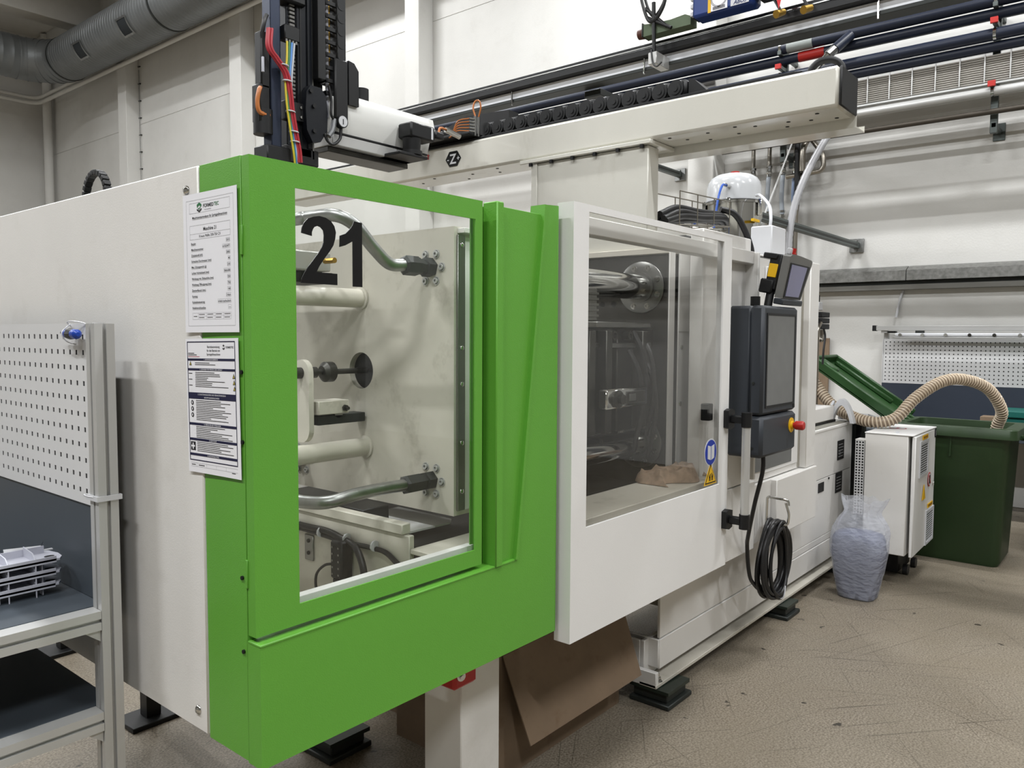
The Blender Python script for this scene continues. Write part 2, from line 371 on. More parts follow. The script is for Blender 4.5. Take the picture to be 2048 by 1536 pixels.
# ventilation duct with its elbow
dx, dz, dr, dy = 6.9, 7.90, .475, 19.1
t = thing('ventilation_duct', (dx, 12, dz), 'large grey spiral sheet-metal duct running under the ceiling and round the corner', 'duct')
def ribbed(p, q, r, step, n=36):
    L = (V(q) - V(p)).length; pr = []; h = 0
    while h < L: pr += [(h, r), (h + step * .8, r), (h + step * .86, r + .006), (h + step * .94, r + .006)]; h += step
    pr.append((L, r)); return MB().lathe(p, V(q) - V(p), pr, n)
for a, b2 in ((2.0, 9.2), (9.2, 13.55), (13.55, 18.3)):
    ribbed((dx, a, dz), (dx, b2 - .03, dz), dr, .11).build('duct_section', duct_m, t)
    MB().lathe((dx, b2 - .04, dz), (0, 1, 0), [(0, dr - .02), (0, dr + .014), (.05, dr + .014), (.05, dr - .02)], 36).build('joint_ring', dgrey_m, t)
el = MB(); R_ = .8; rings = []
for i in range(6):
    a0, a1 = i / 6 * PI / 2, (i + 1) / 6 * PI / 2
    c0 = V((dx - R_ + R_ * math.cos(a0), 18.3 + R_ * math.sin(a0), dz)); c1 = V((dx - R_ + R_ * math.cos(a1), 18.3 + R_ * math.sin(a1), dz))
    MB().cyl(c0, c1, dr - .004 * (i % 2), n=36).build('elbow_segment', duct_m, t)
    MB().lathe(c1 - (c1 - c0).normalized() * .012, c1 - c0, [(0, dr - .02), (0, dr + .01), (.024, dr + .01), (.024, dr - .02)], 36).build('seam_ring', duct_m, t)
ribbed((dx - R_, dy, dz), (-2, dy, dz), dr, .22).build('duct_section', duct_m, t)
for yc in (16.7, 14.62):
    fr = MB(); gr = MB(); n = 8; A0 = math.radians(214)
    def cp(a, y, r): return (dx + r * math.cos(a), y, dz + r * math.sin(a))
    for j in range(n):
        a, b2 = A0 + (j / n - .5) * .66, A0 + ((j + 1) / n - .5) * .66
        gr.add([cp(a, yc - .18, dr + .012), cp(a, yc + .18, dr + .012), cp(b2, yc + .18, dr + .012), cp(b2, yc - .18, dr + .012)], [(0, 1, 2, 3)])
        for ya, yb in ((-.215, -.17), (.17, .215)):
            fr.add([cp(a, yc + ya, dr + .022), cp(a, yc + yb, dr + .022), cp(b2, yc + yb, dr + .022), cp(b2, yc + ya, dr + .022)], [(0, 1, 2, 3)])
    for sg in (-1, 1):
        a, b2 = A0 + sg * .30, A0 + sg * .38
        fr.add([cp(a, yc - .215, dr + .022), cp(a, yc + .215, dr + .022), cp(b2, yc + .215, dr + .022), cp(b2, yc - .215, dr + .022)], [(0, 1, 2, 3)])
    g = gr.build('grille', mat('duct_grille', '#23282c', .7), t); fr.build('grille_frame', galv_m, g)

# white pipes high on the walls
for i, (z, lab) in enumerate(((7.61, 'lower of the two white pipes running along the upper wall under the duct'), (7.74, 'upper of the two white pipes running along the upper wall under the duct'))):
    tag(T('wall_pipe', wall_m, None, [(7.44, -8.8, z), (7.44, 21.7, z), (-8.8, 21.7, z)], .05, 12, fil=.35), lab, 'pipe')
tag(T('wall_pipe', wall_m, None, [(-8.8, 21.95, 8.42), (7.4, 21.95, 8.42)], .09, 12, k=0), 'white pipe on the far end wall just under the duct', 'pipe')
tag(T('downpipe', wall_m, None, [(7.62, 21.55, 0), (7.62, 21.55, 9.4)], .11, 14, k=0), 'white vertical downpipe in the far left corner of the hall', 'pipe')
t = thing('conduit_wire', (7.78, 16.72, 2.0), 'thin vertical cable with many clips beside the farthest wall column', 'cable')
C('cable', galv_m, t, (7.77, 16.72, 2.0), (7.77, 16.72, 7.55), .007, n=6)
cl = B('clip', dgrey_m, t, 7.765, 7.797, 16.68, 16.77, 2.3, 2.315, 0)
for k in range(1, 15): copy_at(cl, (0, 0, k * .38), t)

# crane runway with hoist
t = thing('crane_runway', (5.2, 2.5, 3.86), 'long overhead crane runway with a black power rail above a pale track', 'crane rail')
B('track', mat('track_paint', '#e2e4e8', .4), t, 5.17, 5.27, -4.6, 7.2, 3.90, 3.975, .004)
B('bottom_flange', dgrey_m, t, 5.15, 5.29, -4.6, 7.2, 3.868, 3.898, .003)
B('power_rail', black_m, t, 5.10, 5.21, -4.6, 7.2, 3.978, 4.035, .004)
B('power_rail', black_m, t, 5.12, 5.22, -4.6, 7.2, 4.05, 4.08, .004)
B('conductor_strip', steel_m, t, 5.09, 5.098, -4.6, 7.2, 4.036, 4.044, 0)
for y in (2.08, 3.55, 5.2, .2): 
    C('hanger_bolt', chrome_m, t, (5.14, y, 3.84), (5.14, y, 4.06), .008, n=8)
    B('hanger_clamp', dgrey_m, t, 5.12, 5.30, y - .04, y + .04, 4.036, 4.049, .002)
B('cross_support', dgrey_m, t, 5.29, 7.5, 2.62, 2.80, 3.80, 3.862, .004)
t = thing('chain_hoist', (5.05, 1.4, 4.16), 'blue electric chain hoist with a yellow and white test label on the crane rail', 'hoist')
B('motor_housing', blue_m, t, 4.92, 5.09, 1.03, 1.53, 4.10, 4.50, .02)
lb = B('test_label', paper_m, t, 4.916, 4.9195, 1.232, 1.366, 4.11, 4.40, 0)
B('yellow_strip', yel_m, lb, 4.9155, 4.9194, 1.367, 1.392, 4.105, 4.40, 0)
tb = MB(); text(tb, '2026', (4.9145, 1.30, 4.195), (0, -1, 0), (0, 0, 1), .05, 'c', off=.01)
for k, rr in ((0, .058), (1, .066)):
    for j in range(24):
        a, b2 = 2 * PI * j / 24, 2 * PI * (j + 1) / 24
        tb.add([(4.9145, 1.30 - (rr + d) * math.cos(c), 4.20 + (rr + d) * math.sin(c)) for c, d in ((a, 0), (b2, 0), (b2, .003), (a, .003))], [(0, 1, 2, 3)])
for k in range(3): tb.box(4.9140, 4.9150, 1.25, 1.35, 4.118 + k * .008, 4.122 + k * .008)
tb.build('print', ink_m, lb, smooth=False, kind='stuff')
lb = B('maker_plate', wplast_m, t, 4.916, 4.9195, 1.06, 1.205, 4.11, 4.155, 0)
tb = MB(); text(tb, 'ABUS', (4.914, 1.132, 4.118), (0, -1, .0), (0, -.25, 1), .042, 'c', off=.012); tb.build('print', mat('ink_blue', '#10245c', .5), lb, smooth=False)
B('end_cover', black_m, t, 4.93, 5.08, .78, 1.025, 4.12, 4.5, .03)
for k in range(4): B('cable_gland', wplast_m, t, 4.95, 4.99, 1.532, 1.56, 4.13 + k * .06, 4.165 + k * .06, .004)
B('gland_plate', dgrey_m, t, 4.99, 5.08, 1.532, 1.55, 4.12, 4.45, .003)
t = thing('chain_bag', (5.1, 1.9, 4.09), 'faded green canvas chain bag hanging beside the blue hoist', 'bag')
MB().prism([(1.57, 4.085), (1.57, 4.15), (1.62, 4.175), (1.75, 4.165), (1.90, 4.172), (2.0, 4.185), (2.0, 4.085)], 'x', 4.98, 5.09).build('canvas', oldgreen_m, t)
B('end_plate', dgrey_m, t, 4.97, 5.09, 2.002, 2.013, 4.083, 4.195, .003)
C('end_cap', mat('brown_cap', '#4a2418', .5), t, (5.03, 2.014, 4.13), (5.03, 2.07, 4.13), .045, .04, 18)
t = thing('cable_trolley', (5.04, 2.03, 3.8), 'black cable trolley with a sagging cable loop below the chain bag', 'trolley')
C('post', black_m, t, (4.96, 1.885, 3.93), (4.96, 1.895, 4.33), .016)
B('slider', alu_m, t, 4.94, 5.16, 1.85, 1.93, 3.83, 3.93, .006)
T('cable', rubber_m, t, [(4.95, 2.05, 4.6), (4.95, 2.0, 4.36), (4.95, 1.94, 4.20), (4.95, 1.88, 4.18), (4.95, 1.82, 4.24), (4.95, 1.78, 4.34), (4.95, 1.74, 4.6)], .014, 8)
T('cable', rubber_m, t, [(4.97, 2.02, 4.6), (4.97, 1.98, 4.38), (4.97, 1.92, 4.24), (4.97, 1.86, 4.24), (4.97, 1.79, 4.36), (4.97, 1.76, 4.6)], .012, 8)
T('lead', rubber_m, t, [(4.94, 1.90, 3.95), (4.93, 1.88, 3.84), (4.93, 1.84, 3.80), (4.94, 1.80, 3.83)], .007, 6)
for a, b2 in (((4.96, 1.97, 4.30), (4.96, 1.77, 4.11)), ((4.96, 1.95, 4.22), (4.96, 1.73, 4.09))): C('strut', black_m, t, a, b2, .014)
t = thing('warning_pennant', (5.0, .86, 4.2), 'small red triangular pennant hanging by the hoist', 'pennant')
MB().prism([(.78, 4.2), (.829, 3.998), (.88, 4.2)], 'x', 4.915, 4.919).build('flag', mat('pennant_red', '#d01a24', .5), t)
for y, z in ((.85, 3.965), (.65, 3.945)):
    t = thing('brass_coupling', (5.0, y, z), 'brass hose coupling hanging below the crane rail, %s one' % ('left' if y > .7 else 'right'), 'coupling')
    C('body', brass_m, t, (4.92, y, z), (4.99, y - .03, z + .03), .03, .024, 12)
    T('hose', rubber_m, t, [(4.96, y - .02, z + .03), (4.97, y + .03, z + .12), (4.97, y + .1, z + .25)], .01, 8)

# wall pipes at the right
def wpipe(name, m_, z, r, x, lab, y0=-5, y1=7.25, cat='pipe'):
    return tag(T(name, m_, None, [(x, y0, z), (x, y1, z)], r, 16, k=0), lab, cat)
wpipe('supply_pipe', navy_m, 4.585, .056, 7.36, 'topmost dark blue pipe along the wall above the robot beam')
wpipe('supply_pipe', navy_m, 4.485, .05, 7.42, 'second dark blue pipe from the top along the wall', )
wpipe('supply_pipe', navy_m, 4.29, .053, 7.36, 'third dark blue pipe from the top, above the cable tray')
wpipe('supply_pipe', navy_m, 4.20, .045, 7.42, 'lowest dark blue pipe directly above the cable tray')
wpipe('air_pipe', alu_m, 3.79, .042, 7.36, 'silver grey tube running under the cable tray', y1=2.4)
wpipe('return_pipe', mat('brown_pipe', '#4a443c', .45, .4), 3.625, .026, 7.40, 'thin dark brown pipe below the silver tube on the wall', y1=2.4)
t = thing('tee_valve', (7.3, 1.15, 4.3), 'steel ball valve hanging from a branch of the topmost dark blue pipe', 'valve')
C('branch_sleeve', navy_m, t, (7.34, 1.05, 4.56), (7.22, 1.16, 4.42), .05); C('union', steel_m, t, (7.22, 1.16, 4.42), (7.16, 1.21, 4.35), .045, n=8); C('body', chrome_m, t, (7.16, 1.21, 4.35), (7.12, 1.25, 4.28), .035, n=12); C('stub', steel_m, t, (7.12, 1.25, 4.28), (7.08, 1.29, 4.2), .018)
for yy, m_, zz, lab in ((1.55, mat('grey_marker', '#8d9390', .5), 4.585, 'grey flow marker band on the topmost dark blue pipe'), (1.45, red_m, 4.485, 'red flow marker band on the second dark blue pipe')):
    t = thing('pipe_marker', (7.3, yy, zz), lab, 'marker')
    MB().lathe((7.36 if zz > 4.5 else 7.42, yy - .13, zz), (0, 1, 0), [(0, .0588 if zz > 4.5 else .0508), (0, .0605 if zz > 4.5 else .0525), (.26, .0605 if zz > 4.5 else .0525), (.26, .0588 if zz > 4.5 else .0508)], 20).build('band', m_, t)
t = thing('cable_tray', (7.45, 0, 3.9), 'wide wall-mounted tray carrying a dozen parallel grey cables', 'cable tray')
c0 = T('cable', mat('grey_cable', '#9b9790', .5), t, [(7.43, -5, 3.905), (7.43, 2.3, 3.905)], .0085, 8, k=0)
for k in range(1, 12): copy_at(c0, (0, 0, k * .02), t)
B('backing', mat('tray_back', '#35342f', .7), t, 7.455, 7.46, -5, 2.3, 3.89, 4.14, 0)
c0 = B('cable_clip', alu_m, t, 7.41, 7.42, .694, .706, 3.895, 4.15, .002)
for k in (-8, -7, -6, -5, -4, -3, -2, -1, 1, 2): copy_at(c0, (0, k * .2, 0), t)
B('bottom_rail', alu_m, t, 7.40, 7.46, -5, 2.3, 3.868, 3.886, .002)
for i, y in enumerate((1.75, -.18, -2.2)):
    t = thing('pipe_bracket', (7.5, y, 3.45), ['steel wall bracket of the pipes near the ball valve', 'steel wall bracket of the pipes at the right of the picture', 'steel wall bracket of the pipes outside the right edge'][i], 'bracket', 'wall brackets of the pipes')
    B('upright', mat('bracket_steel', '#5b615f', .45, .7), t, 7.47, 7.51, y - .03, y + .03, 3.45, 4.62, .003)
    for z in (3.52, 4.535): B('arm', MATS['bracket_steel'], t, 7.30 if z > 3.6 else 7.47, 7.80, y - .02, y + .02, z - .021, z + .021, .003)
    for z in (4.39, 3.843): B('end_cap', red_m, t, 7.27, 7.30, y - .03, y + .03, z - .025, z + .025, .002); B('arm', MATS['bracket_steel'], t, 7.30, 7.475, y - .02, y + .02, z - .021, z + .021, .003)
    for z, r in ((4.585, .060), (4.29, .057), (3.79, .046)): MB().lathe((7.36, y - .012, z), (0, 1, 0), [(0, r - .004), (0, r), (.024, r), (.024, r - .004)], 20).build('pipe_clamp', chrome_m, t)
    B('wall_plate', MATS['bracket_steel'], t, 7.785, 7.80, y - .05, y + .05, 3.44, 3.6, .003)
# small bracket and struts on the wall
for (x0, y, z, lab) in ((5.9, 3.11, 3.53, 'short grey strut ending at the wall behind the robot column'), (4.7, 1.06, 2.55, 'long dark grey strut running from the machine to the wall'), (6.2, 1.75, 3.72, 'short grey strut at the wall above the vertical steel pipes')):
    t = thing('wall_strut', (7.0, y, z - .05), lab, 'strut')
    st = MB().box(x0, 7.77, y - .03, y + .03, z - .03, z + .03, .003); st.build('channel', mat('strut_grey', '#5f6664', .45, .6), t)
    B('slot', dgrey_m, t, x0 + .05, 7.7, y - .0325, y - .0305, z - .01, z + .01, 0)
    B('foot_plate', galv_m, t, 7.77, 7.80, y - .07, y + .07, z - .07, z + .07, .003)
    for s in (-1, 1): C('bolt', galv_m, t, (7.755, y, z + s * .05), (7.77, y, z + s * .05), .012, n=6)
# vertical steel pipes with blue hoses
for i, y in enumerate((2.149, 1.966, 1.809, 1.678)):
    t = thing('riser_pipe', (7.66, y, 2.5), ['first (leftmost) thin steel riser with hose behind the white dome', 'second thin steel riser with a grey hose section from the left', 'third thin steel riser with a grey hose section from the left', 'fourth (rightmost) thin steel riser with a pale blue hose section'][i], 'pipe', 'steel risers on the wall')
    C('upper_pipe', tube_m, t, (7.66, y, 3.45), (7.66, y, 3.86), .022); C('lower_pipe', tube_m, t, (7.66, y, 2.35 if i < 3 else 2.25), (7.66, y, 2.86), .022)
    T('hose', bluet_m if i == 3 else mat('grey_hose', '#a9b0b8', .35), t, [(7.66, y, 2.92), (7.655, y + .012, 3.1), (7.66, y + .008, 3.3), (7.66, y, 3.4)], .024, 12)
    for z in (3.42, 2.88): MB().lathe((7.66, y, z - .05), (0, 0, 1), [(0, .024), (.015, .034), (.03, .034), (.035, .027), (.06, .027), (.065, .034), (.09, .034), (.1, .024)], 8).build('union', chrome_m, t)
    for z in (3.36, 2.96): MB().lathe((7.66, y, z - .01), (0, 0, 1), [(0, .024), (0, .03), (.02, .03), (.02, .024)], 12).build('hose_clip', chrome_m, t)
tag(T('steel_pipe', tube_m, None, [(7.5, 3.0, 2.27), (7.5, 1.60, 2.27), (7.5, 1.60, 3.0)], .022, 12, fil=.06), 'bent steel pipe turning up beside the risers', 'pipe')
tag(T('steel_pipe', tube_m, None, [(7.6, 1.75, 3.31), (7.6, 1.36, 3.33), (7.6, 1.37, 3.50), (7.6, 1.5, 3.68)], .026, 12, fil=.07), 'bent steel pipe hooked round at the wall below the beam end', 'pipe')
tag(T('steel_pipe', tube_m, None, [(7.55, 1.50, 3.70), (7.5, 1.545, 3.55), (7.5, 1.55, 3.33)], .032, 12), 'short polished steel drain pipe with an open end at the wall', 'pipe')
tag(T('air_hose', rubber_m, None, [(7.53, 1.62, 3.75), (7.53, 1.62, 2.9), (7.45, 1.78, 2.55), (7.25, 2.0, 2.35), (6.9, 2.3, 2.22)], .03, 10), 'thick black hose hanging down between the steel risers', 'hose')
hs = []
for k in range(0, 61):
    p = V((6.3, .88, 3.40)).lerp(V((5.6, .95, 2.02)), k / 60); p.y += .10 * math.sin(k / 60 * PI) ; p.x -= .10 * math.sin(k / 60 * PI); hs.append(p)
tag(MB().tube(hs, [.029 + (.003 if k % 2 else 0) for k in range(61)], 14).build('suction_hose', clear_m), 'clear ribbed suction hose rising past the wall struts', 'hose')
tag(T('wire_brace', alu_m, None, [(7.5, 1.62, 3.75), (5.3, 1.10, 2.45)], .008, 6, k=0), 'thin steel wire brace crossing the risers diagonally', 'wire')

# zinc trunking on the wall
t = thing('cable_trunking', (7.72, 0, 2.1), 'galvanised cable trunking along the right-hand wall', 'trunking')
for y0, y1, d in ((-6, .545, .0), (.555, 2.54, .012)): 
    MB().prism([(7.797, 2.315), (7.73 + d, 2.30), (7.66 + d, 2.265), (7.66 + d, 2.165), (7.797, 2.165)], 'y', y0, y1).build('cover', zinc_m, t)
B('back_channel', dgrey_m, t, 7.72, 7.797, -6, 2.54, 2.13, 2.163, .002)
B('lower_channel', mat('trunk_lower', '#7b7a75', .5, .6), t, 7.70, 7.797, -6, 2.54, 2.075, 2.128, .003)
T('wall_cable', wplast_m, t, [(7.78, .60, 2.07), (7.78, .63, 1.95), (7.78, .655, 1.80)], .012, 8)

# ------------------------------------------------------------------ injection moulding machine
M = thing('injection_molding_machine', (2.0, .64, 0), 'large white and green injection moulding machine numbered 21', 'machine')
# guard at the clamping end
B('end_panel', white_m, M, -.003, .012, .163, 1.62, .70, 1.96, .003)
MB().box(.0, .02, .001, .160, .695, 1.96, .0008).build('corner_panel', green_m, M)
for y, z in ((.209, 1.912), (.202, .747)):
    b_ = MB().lathe((-.003, y, z), (-1, 0, 0), [(0, .011), (.003, .010), (.006, .006), (.0065, .0)], 16).build('panel_bolt', chrome_m, M)
for y, z in ((.002, 1.521), (.002, 1.376), (.011, 1.089), (.010, .931)): C('panel_plug', black_m, M, (.002, y + .004, z), (-.004, y + .004, z), .0045, n=10)
B('rear_panel', white_m, M, .02, 2.1, 1.60, 1.62, .70, 1.96, .003)
# green door
D = MB().frame(0, .701, .970, 1.958, .108, .673, 1.015, 1.907, 'y', -.030, -.026).frame(0, .701, .970, 1.958, .06, .697, .99, 1.950, 'y', -.0259, -.003).build('green_door', green_m, M)
B('inner_sill', white2_m, D, .06, .70, -.003, .022, .985, 1.0205, .001); B('inner_stile', white2_m, D, .06, .1125, -.003, .012, 1.021, 1.90, .001)
MB().box(.10, .68, -.0255, -.0215, 1.008, 1.914).build('window_pane', glassg_m, D, smooth=False)
two = [(0.123, 1.815), (0.125, 1.826), (0.13, 1.837), (0.14, 1.847), (0.155, 1.853), (0.17, 1.856), (0.187, 1.854), (0.201, 1.848), (0.21, 1.838), (0.214, 1.825), (0.212, 1.811), (0.207, 1.796), (0.197, 1.782), (0.183, 1.766), (0.169, 1.748), (0.161, 1.734), (0.217, 1.734), (0.217, 1.709), (0.121, 1.709), (0.122, 1.717), (0.128, 1.728), (0.14, 1.745), (0.154, 1.761), (0.167, 1.776), (0.176, 1.789), (0.181, 1.802), (0.182, 1.816), (0.18, 1.826), (0.173, 1.832), (0.165, 1.834), (0.157, 1.831), (0.153, 1.826), (0.15, 1.819), (0.15, 1.811)]
one = [(0.265, 1.855), (0.288, 1.854), (0.288, 1.708), (0.261, 1.708), (0.261, 1.81), (0.24, 1.799), (0.224, 1.794), (0.225, 1.819), (0.241, 1.825), (0.254, 1.837), (0.261, 1.846)]
for nm, pl in (('digit_two', two), ('digit_one', one)):
    MB().prism([(x * 1.0 + .001, z) for x, z in pl], 'y', -.0285, -.0262).build(nm, mat('decal_black', '#08080a', .35), D, smooth=False)
for z in (1.79, 1.10): B('hinge_edge', green_m, M, -.003, .004, -.006, .002, z - .03, z + .03, .001)
# fixed green panel with slanted edge, recess, strip
MB().prism([(0, .692), (1.022, .692), (1.022, 1.985), (.952, 1.98), (.828, .957), (0, .957)], 'y', -.045, .004).build('lower_panel', green_m, M)
MB().prism([(.826, .958), (.836, .957), (.962, 1.978), (.952, 1.98)], 'y', -.050, -.045).build('fold_edge', green_m, M)
B('lower_panel_edge', green_m, M, -.001, .83, -.0465, .0, .952, .9585, .002)
B('recess_panel', green_m, M, .768, 1.02, -.036, -.030, .95, 1.952, .001)
B('recess_back', green_m, M, .69, .775, .004, .008, .95, 1.952, .001)
B('door_strip', green_m, M, .738, .768, -.050, .003, .953, 1.962, .003)
B('closing_edge', green_m, M, 1.022, 1.026, -.045, .04, .692, 1.985, .001)
B('gap_profile', black_m, M, 1.027, 1.05, .0, .05, .66, 1.98, .002)
# inside the clamping unit
def plate_hole(x0, x1, y0, y1, z0, z1, cy, cz, r, n=32):
    mb = MB(); A = []; Rr = []
    for i in range(n):
        a = 2 * PI * (i + .5) / n; c, s_ = math.cos(a), math.sin(a); A.append((cy + r * c, cz + r * s_))
        k = min(((y1 - cy) / c if c > 0 else (y0 - cy) / c) if abs(c) > 1e-9 else 1e9, ((z1 - cz) / s_ if s_ > 0 else (z0 - cz) / s_) if abs(s_) > 1e-9 else 1e9)
        Rr.append((cy + k * c, cz + k * s_))
    corners = [(y1, z1), (y0, z1), (y0, z0), (y1, z0)]
    vs = [(x0, *p) for p in A] + [(x0, *p) for p in Rr] + [(x1, *p) for p in A] + [(x0, *p) for p in corners] + [(x1, *p) for p in corners]
    fs = []
    for i in range(n):
        j = (i + 1) % n; fs.append((i, j, n + j, n + i)); fs.append((i, 2 * n + i, 2 * n + j, j))
        pi, pj = Rr[i], Rr[j]
        if abs(pi[0] - pj[0]) > 1e-6 and abs(pi[1] - pj[1]) > 1e-6:
            k = min(range(4), key=lambda q: (corners[q][0] - pi[0]) ** 2 + (corners[q][1] - pi[1]) ** 2); fs.append((n + i, n + j, 3 * n + k))
    o = 3 * n
    fs += [(o, o + 1, o + 5, o + 4), (o + 1, o + 2, o + 6, o + 5), (o + 2, o + 3, o + 7, o + 6), (o + 3, o, o + 4, o + 7), (o + 4, o + 5, o + 6, o + 7)]
    return mb.add(vs, fs)
P1 = plate_hole(.83, 1.0, .20, 1.07, 1.045, 1.925, .633, 1.478, .0615).build('moving_platen', oily_m, M)
C('bore_shade', black_m, P1, (.852, .633, 1.478), (.856, .633, 1.478), .0612, n=32)  # black disc stands in for the shade inside the bore
P2 = MB().box(.84, .872, .192, .199, 1.06, 1.90, .001).build('guide_strip', steel_m, P1)
for z in (1.87, 1.56, 1.45, 1.27, 1.12): MB().lathe((.856, .192, z), (0, -1, 0), [(0, .008), (.004, .007), (.006, .003)], 12).build('guide_bolt', chrome_m, P1)
B('side_sheet', white2_m, P1, .873, 1.03, .194, .199, 1.06, 1.895, .001)
B('sheet_top_lip', white_m, P1, .845, 1.03, .17, .20, 1.905, 1.92, .001)
for z in (1.72, 1.222):
    MB().lathe((.829, .63 if z > 1.5 else .61, z), (-1, 0, 0), [(0, .038), (.006, .038), (.008, .031), (.62, .031), (.62, 0)], 24).build('support_tube', oily_m, M)
rod = MB().lathe((.98, .633, 1.478), (-1, 0, 0), [(0, .011), (.17, .011), (.17, .009), (.262, .009), (.262, .02), (.272, .033), (.3, .033), (.312, .02), (.312, .009), (.335, .009), (.335, .018), (.36, .018), (.36, .024), (.375, .026), (.385, .018), (.42, .018), (.42, .012), (.5, .012)], 20).build('ejector_rod', dsteel_m, M)
lk = [(.633 + .042 * math.cos(a), 1.478 + .042 * math.sin(a)) for a in [PI * i / 10 for i in range(11)]] + [(.633 + .042 * math.cos(a), 1.30 + .042 * math.sin(a)) for a in [PI + PI * i / 10 for i in range(11)]]
MB().prism(lk, 'x', .588, .606).build('link_plate', oily_m, M)
lk2 = B('ejector_bracket', oily_m, M, .62, .74, .585, .66, 1.345, 1.388, .002)
MB().lathe((.722, .585, 1.362), (0, -1, 0), [(0, .011), (.008, .011), (.008, .006), (.02, .006)], 6).build('bracket_bolt', dsteel_m, lk2)
C('bracket_roller', steel_m, lk2, (.71, .60, 1.345), (.71, .64, 1.345), .016)
B('ejector_slide', dgrey_m, M, .63, .82, .60, .66, 1.31, 1.34, .002)
for cy in (.297, .965):
    for cz, sg in ((1.806, 1), (1.146, -1)):
        f_ = MB().lathe((.83, cy, cz), (-1, 0, 0), [(0, .030), (.032, .030), (.034, .024), (.05, .024), (.052, .027), (.062, .027)], 6)
        f_.lathe((.77, cy, cz), (-1, 0, 0), [(0, .03), (.05, .03), (.056, .022)], 6)
        f_.build('pipe_fitting', dgrey_m, M)
        sc = None
        for k in range(6):
            a = k * PI / 3; p = (.8298, cy + .047 * math.cos(a), cz + .047 * math.sin(a))
            mb = MB().lathe(p, (-1, 0, 0), [(0, .0135), (.002, .0135), (.002, .0105), (.0, .0105)], 16); mb.lathe(p, (-1, 0, 0), [(0, .0088), (.008, .0088), (.008, .0045), (.003, .0045)], 14)
            mb.build('socket_screw', alu_m, M)
T('pressure_pipe', galv_m, M, [(.72, .297, 1.806), (.66, .297, 1.806), (.60, .299, 1.848), (.545, .31, 1.905), (.50, .34, 1.93), (.47, .42, 1.928), (.455, .55, 1.925), (.45, 1.4, 1.925)], .0185, 16)
T('pressure_pipe', galv_m, M, [(.72, .297, 1.146), (.62, .297, 1.148), (.52, .297, 1.146), (.455, .31, 1.136), (.42, .36, 1.132), (.41, .5, 1.132), (.41, 1.2, 1.132)], .0185, 16)
T('pressure_pipe', galv_m, M, [(.77, .965, 1.806), (.70, .965, 1.806), (.66, .98, 1.76), (.64, 1.02, 1.70), (.63, 1.2, 1.7)], .017, 12)
MB().lathe((.459, .50, 1.9265), (0, 1, 0), [(0, .0186), (0, .022), (.012, .022), (.012, .0186)], 16).build('pipe_clamp', wplast_m, M)
T('sensor_cable', wplast_m, M, [(.55, .62, 1.80), (.50, .56, 1.75), (.49, .58, 1.70), (.52, .64, 1.69), (.55, .66, 1.74), (.55, .66, 1.82)], .0055, 8)
B('valve_block', mat('valve_grey', '#a7a7a2', .4, .5), M, .56, .70, .62, .80, 1.80, 1.86, .004)
B('valve_bar', dgrey_m, M, .50, .74, .66, .98, 1.765, 1.80, .003)
C('brass_nipple', brass_m, M, (.66, .60, 1.83), (.66, .55, 1.83), .009, n=8)
# bed, ledges and cabling below
B('bed_wall', oily_m, M, .65, .67, .205, 1.5, .72, 1.017, .002)
B('corner_ledge', oily_m, M, .652, 1.10, .03, .204, .965, .98, .002)
B('bed_bottom', oily_m, M, .03, .65, .03, 1.55, .70, .715, .001)
MB().prism([(.72, .62), (.72, .33), (.94, .32), (.975, .35), (.985, .62)], 'z', .983, .989).build('bed_board', white2_m, M)
B('bed_slide', black_m, M, .70, 2.1, .215, .30, .93, .97, .002)
B('bed_top', mat('dark_bed', '#2a2824', .6), M, .68, 2.1, .30, 1.3, .93, .96, .002)
B('bed_light_block', oily_m, M, .68, 2.10, .32, 1.25, .60, .929, .003)  # added bulk blocking light from behind, so the floor below stays dark
B('bed_beam', oily_m, M, .64, .675, .225, 1.5, 1.0185, 1.05, .003)
B('slide_shoe', black_m, M, .69, .80, .46, .56, .987, 1.05, .003)
T('cable_bundle', rubber_m, M, [(.642, 1.2, .985), (.640, .75, .972), (.638, .58, .975), (.636, .50, .965), (.628, .43, .955), (.62, .39, .93), (.615, .365, .88), (.615, .37, .80), (.62, .38, .73)], .011, 10)
T('cable_bundle', rubber_m, M, [(.645, 1.2, .97), (.642, .70, .96), (.64, .48, .955), (.64, .37, .958), (.642, .30, .955), (.645, .25, .93), (.648, .20, .915)], .008, 8)
for y in (.72, .60, .47, .34): MB().lathe((.638, y, .967), (0, 1, 0), [(0, .012), (0, .017), (.006, .017), (.006, .012)], 10).build('cable_tie', wplast_m, M)
cn = MB().box(.60, .648, .455, .51, .845, .965, .006).box(.603, .645, .462, .503, .80, .847, .004).build('multi_connector', black_m, M)
for k in range(5):
    for s in (.468, .497): C('pin', steel_m, cn, (.5985, s, .945 - k * .021), (.601, s, .945 - k * .021), .0035, n=8)
C('connector_cable', rubber_m, M, (.624, .482, .80), (.624, .482, .72), .007)
T('connector_lead', rubber_m, M, [(.62, .512, .885), (.61, .55, .875), (.605, .585, .84), (.605, .585, .79), (.615, .56, .745), (.62, .53, .725)], .0045, 8)
pl = B('hinge_plate', steel_m, M, .643, .649, .655, .70, .86, .945, .002)
for z in (.925, .885): MB().lathe((.643, .678, z), (-1, 0, 0), [(0, .007), (.004, .006), (.006, .002)], 10).build('screw', dsteel_m, pl)
